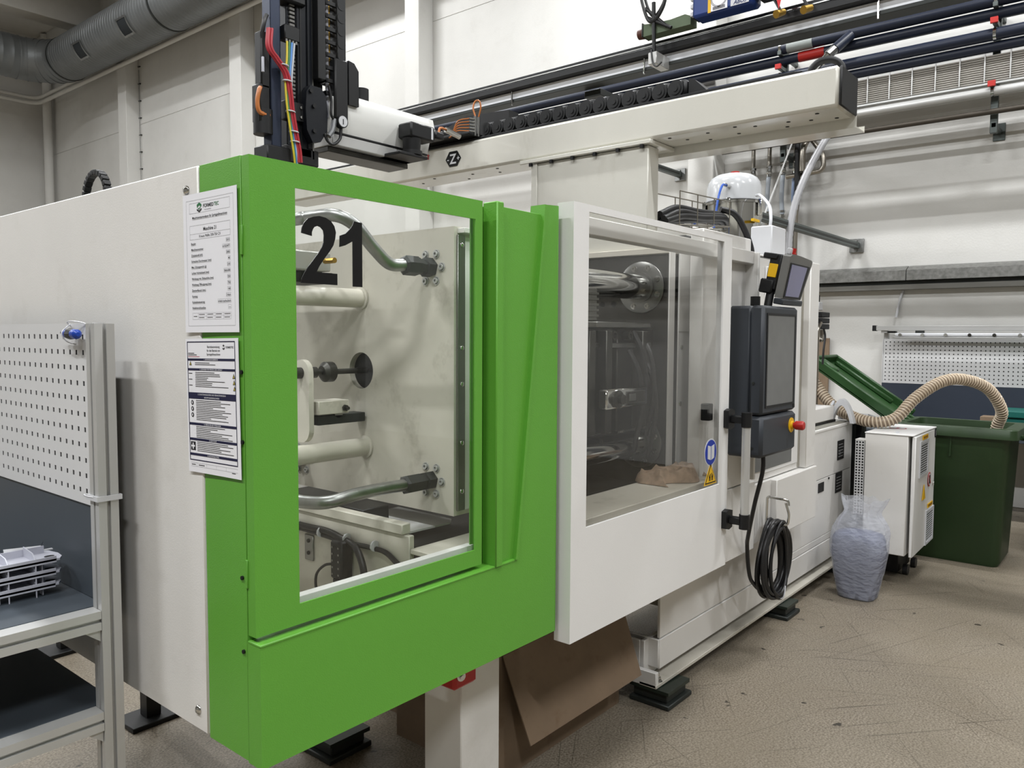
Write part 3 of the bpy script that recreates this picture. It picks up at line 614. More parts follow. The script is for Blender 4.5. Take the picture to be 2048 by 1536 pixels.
# feet and legs below the guard
B('support_leg', white_m, M, .80, .98, .14, .30, 0, .70, .004)
rp = B('red_bracket', red_m, M, .70, .80, .072, .16, .575, .70, .01)
MB().lathe((.72, .0715, .62), (-.3, -1, 0), [(0, .014), (.012, .014), (.012, .007), (.02, .007)], 12).build('bracket_bolt', chrome_m, rp)
for i, (x, y) in enumerate(((.60, 1.72), (.66, 2.75))):
    lg = MB().box(x - .03, x + .05, y - .03, y + .05, .14, .72, .003).build('rear_leg', white_m, M)
    MB().box(x - .02, x + .04, y - .02, y + .04, .02, .14, .002).box(x - .10, x + .12, y - .07, y + .09, 0, .02, .003).build('leg_foot', black_m, M)
    for z in (.20, .29): MB().lathe((x - .03, y + .01, z), (-1, 0, 0), [(0, .01), (.008, .01)], 6).build('leg_bolt', dsteel_m, lg)
for x0, x1, y0, y1 in ((2.05, 2.265, .105, .30), (3.44, 3.64, .11, .30), (.86, 1.06, .86, 1.05), (4.55, 4.75, .14, .33)):
    p = MB().box(x0, x1, y0, y1, 0, .022, .004).box(x0 + .02, x1 - .02, y0 + .02, y1 - .01, .022, .062, .004).build('levelling_pad', pad_m, M)
    MB().add([(x0 + .005, y0 + .005, .064), (x1, y0 + .012, .056), (x1, y1, .062), (x0 + .005, y1, .066), (x0 + .005, y0 + .005, .078), (x1, y0 + .012, .072), (x1, y1, .076), (x0 + .005, y1, .079)], [(0, 3, 2, 1), (4, 5, 6, 7), (0, 1, 5, 4), (1, 2, 6, 5), (2, 3, 7, 6), (3, 0, 4, 7)]).build('pad_plate', padg_m, p)
# base and body
B('base_web', white_m, M, 2.09, 5.0, .25, .27, .095, .262, .003)
B('base_flange', oily_m, M, 2.05, 5.0, .166, .25, .080, .096, .002)
B('base_end', white_m, M, 2.05, 2.075, .168, .70, .082, .150, .003)
B('base_end_upper', white_m, M, 2.085, 2.10, .27, .90, .14, .262, .002)
for x in (2.10, 3.50):
    MB().lathe((x, .186, .096), (0, 0, 1), [(0, .02), (.004, .02), (.004, .014), (.018, .014), (.018, .008), (.035, .008)], 6).build('anchor_nut', chrome_m, M)
B('base_band', white_m, M, 2.13, 5.0, .196, .22, .135, .268, .003)
B('base_end_band', white_m, M, 2.125, 2.14, .20, .95, .14, .268, .003)
B('body_sheet', white_m, M, 2.134, 3.70, .199, .212, .272, .80, .002)
B('body_sheet', white_m, M, 3.702, 4.82, .199, .212, .315, .688, .002)
B('body_sheet', white_m, M, 3.702, 4.82, .199, .212, .272, .312, .002)
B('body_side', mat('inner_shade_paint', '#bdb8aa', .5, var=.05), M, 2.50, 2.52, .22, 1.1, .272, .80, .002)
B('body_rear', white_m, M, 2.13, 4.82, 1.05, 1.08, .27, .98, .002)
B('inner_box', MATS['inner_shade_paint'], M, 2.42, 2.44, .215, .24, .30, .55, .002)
B('upper_sheet', white_m, M, 3.70, 4.82, .199, .215, .692, 1.0, .002)
B('body_light_cover', white_m, M, 2.134, 3.60, .2, 1.08, .80, .812, .002)  # added lid that stops light leaking into the body from above
B('deck', white_m, M, 3.60, 4.85, .195, 1.08, .995, 1.012, .003)
B('deck_strip', mat('deck_grey', '#8a887f', .5), M, 3.72, 4.75, .215, .27, 1.0125, 1.017, 0)
B('end_sheet', white_m, M, 4.82, 4.84, .199, 1.08, .27, 1.0, .002)
B('rear_frame', dgrey_m, M, 4.845, 5.30, .23, 1.05, .04, .97, .004)
B('rear_housing', white_m, M, 3.75, 4.66, .27, .80, 1.034, 1.13, .006)
B('rear_channel', black_m, M, 3.74, 4.72, .275, .70, 1.014, 1.032, .002)
for x0, x1, z0, z1, tx in ((4.523, 4.66, .775, .905, 1), (4.50, 4.635, .556, .69, 1), (4.16, 4.265, .608, .668, 0)):
    lb = B('type_plate', mat('plate_black', '#141416', .5), M, x0, x1, .1955, .1985, z0, z1, 0)
    if tx:
        tb = MB()
        for k in range(5): tb.box(x0 + .015, x1 - .03 + .01 * (k % 2), .1945, .1952, z0 + .02 + k * .02, z0 + .025 + k * .02)
        if z0 > .7: text(tb, 'CE', (x0 + .02, .194, z0 + .035), (1, 0, 0), (0, 0, 1), .035)
        tb.build('print', mat('plate_grey', '#8b8b8b', .5), lb, smooth=False)
for x, z in ((3.86, .90), (3.85, .735), (4.36, .68), (3.40, .34)): B('sheet_clip', black_m, M, x - .008, x + .008, .194, .199, z - .008, z + .004, 0)
# operator side plates
B('rail_cover', white_m, M, 2.20, 2.695, .06, .12, .9, 2.055, .004)
B('lower_cover', white_m, M, 2.18, 2.80, .055, .12, .56, .898, .004)
B('control_wall', white_m, M, 2.697, 3.49, .10, .13, .865, 2.005, .004)
B('control_inset', white2_m, M, 2.97, 3.48, .094, .102, .90, 1.95, .003)
B('control_wall_seam', mat('seam_grey', '#8f8b82', .6), M, 2.845, 2.851, .097, .101, .90, 1.99, 0)
B('window_strip', screen_m, M, 2.86, 3.38, .092, .095, .92, 1.10, 0)
B('column_cover', white_m, M, 3.545, 3.69, .07, .16, .862, 2.012, .004)
B('column_groove', mat('groove_grey', '#9b978c', .5), M, 3.49, 3.545, .105, .13, .87, 2.0, 0)
B('top_cap', white_m, M, 2.697, 3.69, .10, .9, 1.985, 2.0, .003)
B('cover_plate', white_m, M, 3.085, 3.69, .055, .12, .562, .860, .004)
B('left_cover', white_m, M, 2.80, 3.083, .085, .12, .562, .862, .003)
B('under_step', white_m, M, 2.2, 3.69, .12, .20, .562, .575, .002)
# white sliding door
W2 = MB().frame(1.053, 2.173, .648, 2.0, 1.135, 2.098, .998, 1.978, 'y', -.080, -.073).frame(1.053, 2.173, .648, 2.0, 1.085, 2.165, .93, 1.994, 'y', -.0729, -.020).build('white_door', white2_m, M)
MB().box(1.12, 2.11, -.0725, -.0675, .985, 1.99).build('window_pane', glassw_m, W2, smooth=False)
B('door_edge_strip', white2_m, W2, 2.175, 2.205, -.06, -.02, .66, 1.995, .004)
for z in (1.262, .845):
    MB().prism([(2.125, z - .035), (2.155, z - .042), (2.185, z - .035), (2.185, z + .035), (2.155, z + .042), (2.125, z + .035)], 'y', -.102, -.0805).box(2.143, 2.170, -.175, -.10, z - .016, z + .016, .005).cyl((2.157, -.165, z - .03), (2.157, -.165, z + .03), .021, n=20).build('handle_mount', black_m, W2)
C('handle_bar', mat('satin_aluminium', '#c9c9c7', .35, .55), W2, (2.157, -.165, .87), (2.157, -.165, 1.237), .0175, n=24)
# stickers on the door pane
sg = MB().mat(0).cyl((2.027, -.0735, 1.136), (2.027, -.0725, 1.136), .055, n=36).mat(1).cyl((2.027, -.0745, 1.136), (2.027, -.0736, 1.136), .050, n=36).mat(0)
sg.prism([(1.998, 1.112), (2.024, 1.105), (2.024, 1.160), (1.998, 1.166)], 'y', -.0755, -.0746).prism([(2.030, 1.105), (2.056, 1.112), (2.056, 1.166), (2.030, 1.160)], 'y', -.0755, -.0746)
sg.build('read_manual_sign', [wplast_m, blues_m], W2, smooth=False)
sg = MB().mat(0).prism([(1.972, 1.006), (2.086, 1.006), (2.029, 1.094)], 'y', -.0735, -.0725).mat(1).prism([(1.981, 1.011), (2.077, 1.011), (2.029, 1.085)], 'y', -.0745, -.0736).mat(0).prism([(1.989, 1.016), (2.069, 1.016), (2.029, 1.078)], 'y', -.0755, -.0746)
sg.mat(1)
for a, b2, c, d in ((2.012, 2.016, 1.022, 1.045), (2.020, 2.024, 1.022, 1.05), (2.012, 2.024, 1.034, 1.038), (2.034, 2.038, 1.022, 1.052), (2.042, 2.046, 1.022, 1.045), (2.034, 2.046, 1.034, 1.038)): sg.box(a, b2, -.0765, -.0757, c, d)
sg.build('crush_warning_sign', [yel_m, ink_m], W2, smooth=False)
# mould area behind the white door
B('fixed_platen', dsteel_m, M, 2.20, 2.42, .222, 1.06, .93, 1.955, .004)
B('platen_cap', oily_m, M, 2.18, 2.46, .20, 1.08, 1.957, 1.985, .003)
B('platen_edge_strip', white_m, M, 2.165, 2.215, .197, .203, .965, 1.97, .001)
for cz in (1.815, 1.121):
    for cy in (.355, .92):
        MB().lathe((2.2, cy, cz), (-1, 0, 0), [(0, .115), (.008, .115), (.01, .112), (.01, .066), (.018, .066), (.018, .055)], 40).build('tie_bar_flange', steel_m, M)
        C('tie_bar', chrome_m, M, (2.2, cy, cz), (.99, cy, cz), .055, n=36)
        for k in range(8):
            a = k * PI / 4 + PI / 8; p = (2.19, cy + .09 * math.cos(a), cz + .09 * math.sin(a))
            MB().lathe(p, (-1, 0, 0), [(0, .014), (.0015, .014), (.0015, .0105), (.006, .0105), (.006, .0055), (.002, .0055)], 14).build('flange_screw', chrome_m, M)
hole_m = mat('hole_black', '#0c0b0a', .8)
hb = None
for r in range(5):
    for q in range(6):
        if hb is None: hb = C('clamp_hole', hole_m, M, (2.1985, .50, 1.745), (2.1995, .50, 1.745), .013, n=14)
        else: copy_at(hb, (0, .06 * q, -.10 * r), M)
B('mould_half', dsteel_m, M, 1.90, 2.195, .29, .99, 1.20, 1.63, .004)
B('mould_half', dsteel_m, M, 1.28, 1.88, .30, .99, 1.20, 1.63, .004)
B('clamp_plate', steel_m, M, 1.70, 2.12, .26, .99, 1.632, 1.655, .003)
B('mould_rail', steel_m, M, 1.5, 2.15, .275, .288, 1.55, 1.57, .002)
for x, r in ((1.83, .02), (1.95, .018)): MB().lathe((x, .287, 1.60), (0, -1, 0), [(0, r), (.03, r), (.03, r * .6), (.01, r * .6)], 18).build('cooling_port', dsteel_m, M)
for x in (1.62, 1.74, 2.02): B('mould_spacer', dsteel_m, M, x, x + .045, .24, .29, 1.21, 1.62, .003)
for i, (x, z) in enumerate(((1.99, 1.52), (2.06, 1.50), (1.96, 1.44), (2.08, 1.40))):
    T('cooling_hose', rubber_m, M, [(x, .27, z + .1), (x, .22, z), (x + .02, .22, z - .15), (x + .03, .26, z - .33)], .011, 8)
cb = B('mould_lock_bar', chrome_m, M, 1.66, 1.97, .185, .225, 1.315, 1.392, .006)
MB().lathe((1.735, .186, 1.352), (0, -1, 0), [(0, .034), (.012, .034), (.016, .02), (.03, .02)], 24).build('lock_knob', dsteel_m, cb)
B('lock_recess', dsteel_m, cb, 1.80, 1.945, .182, .186, 1.33, 1.378, .002); B('lock_plate', steel_m, cb, 1.82, 1.87, .180, .1825, 1.34, 1.368, .001)
B('mould_gear', steel_m, M, 1.50, 1.64, .22, .27, 1.655, 1.78, .004)
for k in range(5): B('gear_rib', steel_m, M, 1.50, 1.64, .212, .2195, 1.67 + k * .021, 1.68 + k * .021, .001)
B('window_sill', oily_m, M, 1.06, 2.32, -.012, .20, .975, .996, .003)
B('sill_lip', oily_m, M, 1.06, 2.32, -.018, -.011, .93, .998, .002)
B('inner_sheet', white2_m, M, 2.24, 2.66, .190, .196, .965, 1.985, .001)
B('inner_sheet_upper', white_m, M, 2.24, 2.66, .186, .1895, 1.62, 1.97, .001)
for x, z in ((2.27, 1.55), (2.265, 1.30), (2.275, 1.02), (2.50, 1.50)): MB().lathe((x, .19, z), (0, -1, 0), [(0, .011), (.004, .01), (.007, .004)], 12).build('sheet_bolt', chrome_m, M)
B('inner_end_sheet', white_m, M, 2.64, 2.66, .0, .196, .93, 1.985, .002)
B('head_beam', white_m, M, 1.06, 2.66, .02, .07, 1.932, 1.99, .003)
B('door_switch', black_m, M, 2.12, 2.16, -.018, .02, 1.25, 1.32, .003)
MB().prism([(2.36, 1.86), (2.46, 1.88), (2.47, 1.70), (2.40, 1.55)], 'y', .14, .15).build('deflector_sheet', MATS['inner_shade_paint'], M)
# white hopper dome and stainless vessel on top
hx, hy = 3.79, .64
MB().lathe((hx, hy, 2.02), (0, 0, 1), [(0, .03), (.0, .06), (.05, .09), (.10, .16), (.13, .165), (.13, .172), (.15, .172), (.15, .165), (.385, .165), (.385, .178), (.40, .178), (.40, .168)], 40).build('material_vessel', chrome_m, M)
MB().lathe((hx, hy, 2.42), (0, 0, 1), [(0, .172), (.012, .172), (.012, .166), (.09, .164), (.125, .155), (.15, .138), (.168, .11), (.178, .07), (.181, 0)], 40).build('hopper_dome', mat('dome_white', '#c2c4c6', .18), M)
C('seal_ring', black_m, M, (hx, hy, 2.412), (hx, hy, 2.424), .176, n=40)
MB().lathe((hx + .1, hy + .04, 2.585), (0, 0, 1), [(0, .022), (.03, .022), (.03, .028), (.05, .028), (.052, .02)], 14).build('beacon', red_m, M)
for a in (2.2, 3.4, 4.6, 5.6): B('vessel_clamp', chrome_m, M, hx + .178 * math.cos(a) - .012, hx + .178 * math.cos(a) + .012, hy + .178 * math.sin(a) - .012, hy + .178 * math.sin(a) + .012, 2.33, 2.43, .003)
B('vessel_label', yel_m, M, hx - .13, hx - .04, hy - .185, hy - .168, 2.285, 2.30, 0)
C('loader_tube', chrome_m, M, (hx - .16, hy, 2.24), (hx - .62, hy + .06, 2.25), .035)
C('air_nozzle', chrome_m, M, (hx - .16, hy - .04, 2.50), (hx - .23, hy - .05, 2.495), .012, n=10)
T('air_line', mat('blue_air_line', '#1d4fa8', .4), M, [(hx - .23, hy - .05, 2.495), (hx - .30, hy - .06, 2.48), (hx - .37, hy - .07, 2.40), (hx - .40, hy - .07, 2.30), (hx - .42, hy - .07, 2.22)], .007, 8)
bx_ = B('junction_box', wplast_m, M, 3.30, 3.50, .20, .32, 2.0, 2.20, .006)
T('junction_cable', wplast_m, M, [(3.42, .26, 2.20), (3.43, .26, 2.26), (3.50, .30, 2.34), (3.62, .40, 2.42), (3.70, .46, 2.44)], .009, 8)
T('main_cable', rubber_m, M, [(3.0, .36, 2.26), (3.06, .31, 2.24), (3.10, .27, 2.16), (3.12, .24, 2.06), (3.13, .24, 2.0)], .016, 10)
# wire tray with black cables over the guard
x0, x1 = 2.44, 2.98
for i, (dy_, dz_) in enumerate(((0, 0), (.03, .01), (-.02, .02), (.015, .03), (-.03, .008), (.0, .042))):
    z = 2.15 + dz_
    T('power_cable', rubber_m, M, [(x0 - .06, .37 + dy_, z - .03), (x0 + .1, .37 + dy_, z + .01 * (i % 3)), (x0 + .3, .36 + dy_, z + .025), (x1, .36 + dy_, z + .05 - .01 * (i % 2)), (x1 + .10, .37 + dy_ * .5, z + .03)], .0155, 10)
wt = MB()
for y in (.30, .42):
    wt.tube([(x0, y, 2.27), (x1, y, 2.29)], .003, 6); wt.tube([(x0, y, 2.115), (x1, y, 2.165)], .003, 6)
for k in range(4):
    x = x0 + (x1 - x0) * k / 3; wt.tube([(x, .30, 2.27 + .007 * k), (x, .30, 2.115 + .016 * k), (x, .42, 2.115 + .016 * k), (x, .42, 2.27 + .007 * k)], .003, 6)
wt.build('wire_tray', tube_m, M)
B('top_unit', black_m, M, 2.9, 3.4, .5, .9, 2.0, 2.13, .01)

# ------------------------------------------------------------------ control panel
t = thing('control_panel', (2.55, 0, 1.08), 'dark grey upright operator control panel with blank screen and red emergency stop', 'control panel')
B('rear_casing', anth_m, t, 2.372, 2.74, -.085, .02, 1.075, 1.732, .012)
pts = [(2.36, 1.068), (2.752, 1.068), (2.752, 1.255), (2.36, 1.255)]
B('front_casing', anth_m, t, 2.352, 2.752, -.148, -.088, 1.262, 1.732, .012)
B('lower_casing', anth_m, t, 2.352, 2.752, -.152, -.086, 1.078, 1.257, .014)
MB().frame(2.385, 2.722, 1.292, 1.70, 2.397, 2.710, 1.302, 1.690, 'y', -.151, -.146).build('screen_frame', black_m, t)
B('screen', screen_m, t, 2.396, 2.711, -.1495, -.1465, 1.301, 1.691, 0)
B('key_button', black_m, t, 2.715, 2.735, -.1505, -.148, 1.275, 1.292, .001)
es = MB().lathe((2.69, -.152, 1.196), (0, -1, 0), [(0, .034), (.003, .034), (.004, .018), (.012, .017)], 28).build('stop_collar', yel_m, t)
MB().lathe((2.69, -.160, 1.196), (0, -1, 0), [(0, .012), (.012, .012), (.014, .02), (.045, .021), (.052, .017), (.054, .0)], 28).build('stop_button', red_m, t)
B('arm_joint', black_m, t, 2.38, 2.44, .021, .06, 1.62, 1.70, .006); B('swivel_arm', black_m, t, 2.40, 2.47, .06, .099, 1.63, 1.69, .004)
B('arm_joint', black_m, t, 2.38, 2.44, .021, .06, 1.10, 1.16, .006)
C('top_knob', black_m, t, (2.47, -.06, 1.732), (2.47, -.06, 1.775), .021, n=18)
MB().prism([(2.72, 1.005), (2.775, 1.005), (2.765, 1.062), (2.73, 1.062)], 'y', .090, .0915).build('warning_label', yel_m, t)
for z in (1.40, 1.12): C('side_screw', dgrey_m, t, (2.351, -.11, z), (2.347, -.11, z), .006, n=10)
# robot pendant on its holder
t = thing('robot_pendant', (2.6, -.12, 1.74), 'tilted handheld robot pendant with a lilac screen standing on the control panel', 'tablet')
Mp = Matrix.Translation((2.57, -.105, 1.775)) @ Matrix.Rotation(math.radians(11), 4, 'X')
def pm(): q = MB(); q.M = Mp; return q
h = .195; w = .235
outl = [(0, 0), (w, 0), (w + .05, h * .88), (w + .047, h * .93), (w + .03, h * .96), (w * .6, h), (w * .25, h + .003), (.02, h), (.0, h * .95)]
pm().prism(outl, 'y', -.034, 0).build('body', mat('pendant_grey', '#6d6d6a', .5), t)
pm().prism([(.014, .004), (w - .012, .004), (w + .025, h * .80), (.016, h * .82)], 'y', -.0365, -.034).build('bezel', black_m, t)
pm().prism([(.030, .012), (w - .042, .012), (w - .012, h * .77), (.030, h * .785)], 'y', -.038, -.0362).build('display', mat('lilac_screen', '#8383a3', .25), t)
pm().box(-.004, w + .004, -.045, .0, -.028, -.002, .004).build('palm_rest', anth_m, t)
pm().box(-.004, .09, .001, .055, .03, .19, .006).box(-.012, .06, .02, .085, .165, .19, .004).box(-.014, .06, .015, .075, .012, .075, .006).build('holder', black_m, t)
pm().box(-.009, -.0045, .01, .05, .085, .145, .002).build('holder_label', yel_m, t)
pm().cyl((.0, .02, -.045), (.02, .03, .03), .018).build('holder_arm', black_m, t)
pm().lathe((.075, -.012, h), (0, 0, 1), [(0, .018), (.008, .018), (.01, .013), (.03, .013)], 16).build('stop_button', red_m, t)
pm().box(.03, .05, -.02, 0, h, h + .028, .003).build('key_switch', wplast_m, t)
# cable from panel and cable coil on its hook
tag(T('panel_cable', rubber_m, None, [(2.50, -.10, 1.085), (2.50, -.10, 1.0), (2.52, -.06, .85), (2.60, .0, .68), (2.66, .03, .60), (2.72, .04, .45), (2.80, .045, .38), (2.88, .045, .33)], .0095, 10), 'black cable running from the control panel down to the hanging coil', 'cable')
t = thing('cable_hook', (3.0, .03, .66), 'bent chrome wire hook on the machine front holding the coil', 'hook')
T('hook_wire', chrome_m, t, [(2.93, .047, .62), (2.93, .044, .80), (2.94, -.03, .795), (2.95, -.055, .79), (2.95, -.058, .765)], .0065, 10, fil=.012)
T('hook_wire', chrome_m, t, [(2.96, .047, .66), (2.96, .0, .655), (2.965, -.05, .665), (2.965, -.055, .72), (2.955, -.04, .775)], .0065, 10, fil=.015)
t = thing('cable_coil', (3.0, .02, .27), 'thick coil of black cable hanging from the chrome hook', 'cable coil')
for k in range(17):
    yy = .04 - .011 * (k % 6) - .004 * random.random(); rx = .155 + .042 * math.sin(k * 2.1); rz = .178 + .016 * math.cos(k * 1.7); cx_ = 2.955 + .014 * math.sin(k * 1.3); cz_ = .482 + .006 * math.cos(k * 3)
    pp = [(cx_ + rx * .92 * math.sin(a) * (1 - .12 * math.cos(a)), yy + .006 * math.sin(a * 2 + k), cz_ + rz * math.cos(a)) for a in [2 * PI * i / 40 for i in range(40)]]
    MB().tube(pp, .0088, 8, closed=True).build('cable_turn', rubber_m, t)
T('binding_wire', wplast_m, t, [(2.98, -.04, .35), (2.96, -.045, .32), (2.95, -.035, .292), (2.95, .02, .282)], .003, 6)

# ------------------------------------------------------------------ linear robot
R = thing('linear_robot', (2.3, .9, 1.985), 'cream linear take-out robot with a long beam and black vertical arm over the machine', 'robot')
MB().box(2.205, 2.30, .335, .985, 1.985, 2.44, .004).build('column', cream_m, R)
B('column_flange', cream_m, R, 2.185, 2.425, .315, 1.05, 2.442, 2.461, .003)
for k in range(6): MB().lathe((2.193, .36 + k * .125, 2.442), (0, 0, -1), [(0, .011), (.014, .011), (.014, .004)], 6).build('flange_bolt', black_m, R)
MB().box(2.198, 2.203, .95, .985, 1.985, 2.44, .001).build('column_edge', cream_m, R)
bm_ = B('beam', cream_m, R, 2.2, 2.405, -.474, 3.1, 2.462, 2.617, .012)
MB().box(2.203, 2.402, -.484, -.4745, 2.466, 2.613, .004).build('beam_end_cap', black_m, R)
hb = None
for k, (x, y) in enumerate(((2.25, -.38), (2.33, -.33), (2.37, -.22), (2.28, -.12), (2.24, -.05), (2.35, -.02), (2.26, .08), (2.37, .12), (2.31, .2), (2.24, .25), (2.3, -.25), (2.36, -.42), (2.25, 1.25), (2.33, 1.3), (2.28, 1.45), (2.36, 1.55), (2.24, 1.7), (2.3, 1.85))):
    if hb is None: hb = MB().cyl((x, y, 2.4606), (x, y, 2.4618), .008, n=12).build('beam_hole', hole_m, bm_); h0 = (x, y)
    else: copy_at(hb, (x - h0[0], y - h0[1], 0), bm_)
MB().box(2.408, 2.412, -.48, 1.1, 2.43, 2.50).box(2.408, 2.52, -.48, 1.1, 2.426, 2.430).box(2.516, 2.52, -.48, 1.1, 2.430, 2.452).build('beam_channel', cream_m, R)
B('beam_rail', black_m, R, 2.225, 2.26, -.3, 3.0, 2.618, 2.634, .002); B('beam_rail', black_m, R, 2.35, 2.385, -.3, 3.0, 2.618, 2.634, .002)
B('chain_trough', black_m, R, 2.262, 2.348, -.3, 2.2, 2.6175, 2.624, .001)
T('beam_handle', black_m, R, [(2.36, -.43, 2.617), (2.37, -.43, 2.66), (2.36, -.40, 2.69), (2.35, -.35, 2.69), (2.34, -.32, 2.66), (2.34, -.32, 2.617)], .014, 12)
MB().prism([(-.30, 2.617), (-.30, 2.65), (-.22, 2.655), (-.1, 2.617)], 'x', 2.29, 2.35).build('cable_entry', black_m, R)
ch = thing_part = MB().box(2.265, 2.345, .10, 1.40, 2.6245, 2.632, 0).build('energy_chain', black_m, R)
lk = MB().box(2.258, 2.342, -.036, .036, 2.633, 2.712, .012)
lk.cyl((2.250, .012, 2.672), (2.2585, .012, 2.672), .038, n=22).cyl((2.247, .012, 2.672), (2.2505, .012, 2.672), .026, n=18).cyl((2.244, .012, 2.672), (2.2475, .012, 2.672), .012, n=14)
l0 = lk.build('chain_link', black_m, ch)
for k in range(15): 
    if k: copy_at(l0, (0, .22 + k * .0785, 0), ch)
l0.location = V(l0.location) + V((0, .22, 0))
MB().prism([(.08, 2.633), (.178, 2.633), (.178, 2.712), (.15, 2.70)], 'x', 2.268, 2.342).build('chain_end', black_m, ch)
# Z sign on the beam
zs = MB().mat(0).prism([(1.572, 2.538), (1.544, 2.578), (1.488, 2.578), (1.46, 2.538), (1.488, 2.499), (1.544, 2.499)], 'x', 2.196, 2.1995).build('axis_sign', [mat('decal_black', '#08080a')], bm_)
tb = MB(); text(tb, 'Z', (2.1955, 1.516, 2.513), (0, -1, 0), (0, 0, 1), .072, 'c', off=.02); text(tb, '-', (2.1955, 1.553, 2.524), (0, -1, 0), (0, 0, 1), .045, 'c', off=.015); text(tb, '+', (2.1955, 1.479, 2.524), (0, -1, 0), (0, 0, 1), .04, 'c', off=.012)
tb.build('axis_letter', wplast_m, bm_, smooth=False)
ar = MB().prism([(1.708, 2.560), (1.708, 2.578), (1.714, 2.578), (1.706, 2.588), (1.698, 2.578), (1.704, 2.578), (1.704, 2.560)], 'x', 2.196, 2.1995).build('arrow_mark', red_m, bm_, smooth=False)
# carriage with motor
B('carriage_plate', black_m, R, 2.15, 2.42, 1.36, 1.95, 2.636, 2.652, .004)
B('motor_gearbox', black_m, R, 1.69, 1.85, 1.30, 1.395, 2.527, 2.597, .008)
MB().lathe((1.735, 1.345, 2.45), (0, 0, 1), [(0, .05), (.02, .05), (.022, .04), (.077, .045)], 24).build('gearbox_flange', black_m, R)
B('gearbox_foot', black_m, R, 1.62, 1.80, 1.30, 1.46, 2.435, 2.449, .003)
B('motor', black_m, R, 1.855, 1.92, 1.305, 1.375, 2.55, 2.585, .008)
B('motor_label', wplast_m, R, 1.82, 1.832, 1.2985, 1.2995, 2.535, 2.59, 0)
MB().prism([(1.25, 2.69), (1.25, 2.78), (1.55, 2.80), (1.74, 2.75), (1.74, 2.69)], 'x', 2.34, 2.42).build('carriage_cover', black_m, R)
lu = MB()
for x in (2.20, 2.225): lu.cyl((x, 1.36, 2.635), (x, 1.36, 2.735), .008, n=10)
lu.build('lube_distributor', steel_m, R)
for k in range(5): C('lube_nipple', steel_m, R, (2.195, 1.36, 2.655 + k * .016), (2.17, 1.375, 2.657 + k * .016), .005, n=8)
T('lube_loop', copper_m, R, [(2.20, 1.36, 2.735), (2.20, 1.375, 2.78), (2.21, 1.37, 2.815), (2.22, 1.35, 2.815), (2.225, 1.345, 2.78), (2.225, 1.36, 2.735)], .0045, 8)
for k in range(5): T('lube_lead', copper_m, R, [(2.17, 1.375, 2.657 + k * .016), (2.14, 1.43, 2.66 + k * .012), (2.14, 1.47, 2.645), (2.15, 1.50, 2.637)], .003, 6)
T('motor_lead', copper_m, R, [(1.90, 1.33, 2.578), (1.92, 1.34, 2.615), (1.97, 1.35, 2.62)], .006, 8)
C('lead_plug', chrome_m, R, (1.97, 1.35, 2.62), (2.06, 1.34, 2.60), .014, n=12)
# white cross arm
am = MB().prism([(1.42, 2.49), (1.40, 2.56), (1.40, 2.64), (1.42, 2.672), (1.58, 2.672), (1.60, 2.64), (1.60, 2.49)], 'x', 1.31, 1.91).build('cross_arm', mat('arm_white', '#dcdcd8', .32), R)
MB().prism([(1.42, 2.672), (1.44, 2.676), (1.56, 2.676), (1.58, 2.672), (1.60, 2.60), (1.40, 2.60)], 'x', 1.91, 1.95).build('arm_nose', MATS['arm_white'], R)
B('arm_rail', alu_m, R, 1.32, 1.80, 1.408, 1.59, 2.435, 2.486, .004); B('arm_belt', black_m, R, 1.32, 1.90, 1.406, 1.42, 2.486, 2.494, .001)
B('arm_underside', dsteel_m, R, 1.32, 1.80, 1.44, 1.58, 2.41, 2.434, .003)
B('arm_mount', black_m, R, 1.78, 2.42, 1.62, 1.80, 2.655, 2.70, .003)
C('arm_motor_cap', black_m, R, (1.60, 1.55, 2.676), (1.60, 1.55, 2.765), .036, n=24)
# vertical arm
def vbox(nm, m_, x0, x1, y0, y1, z0, z1, c=.003): return B(nm, m_, R, x0, x1, y0, y1, z0, z1, c)
vbox('arm_profile', mat('arm_bluegrey', '#343b4c', .38, .5), 1.02, 1.066, 1.42, 1.48, 2.30, 3.9)
vbox('arm_profile_lip', MATS['arm_bluegrey'], 1.066, 1.076, 1.43, 1.47, 2.30, 3.9)
vbox('belt_column', blackm_m, 1.115, 1.15, 1.45, 1.50, 2.40, 3.9)
bt = MB()
for k in range(70): bt.box(1.128, 1.152, 1.440, 1.449, 2.60 + k * .0165, 2.609 + k * .0165)
bt.build('toothed_belt', mat('belt_grey', '#6b6a66', .5), R, smooth=False)
vbox('guide_column', blackm_m, 1.16, 1.235, 1.44, 1.52, 2.36, 3.9, .006)
vbox('guide_groove', black_m, 1.175, 1.182, 1.437, 1.441, 2.4, 3.9, 0); vbox('guide_edge', blackm_m, 1.21, 1.233, 1.432, 1.44, 2.4, 3.9, .002)
vbox('linear_rail', steel_m, 1.238, 1.245, 1.44, 1.46, 2.36, 3.9, 0)
vbox('foot_block', black_m, 0.985, 1.10, 1.40, 1.50, 2.295, 2.375, .005); vbox('foot_block', black_m, 1.10, 1.27, 1.44, 1.52, 2.33, 2.40, .004)
vbox('clamp_block', black_m, 1.09, 1.19, 1.42, 1.46, 2.50, 2.58, .004)
for z in (2.52, 2.56):
    for x in (1.11, 1.165): C('clamp_screw', chrome_m, R, (x, 1.42, z), (x, 1.415, z), .006, n=8)
mc = MB().prism([(1.18, 2.47), (1.175, 2.56), (1.18, 2.63), (1.20, 2.66), (1.255, 2.66), (1.28, 2.63), (1.29, 2.56), (1.285, 2.48), (1.25, 2.43), (1.21, 2.42)], 'y', 1.40, 1.436).build('drive_cover', blackm_m, R)
for x, z in ((1.20, 2.635), (1.215, 2.575), (1.215, 2.47)): C('cover_screw', black_m, mc, (x, 1.399, z), (x, 1.392, z), .009, n=12)
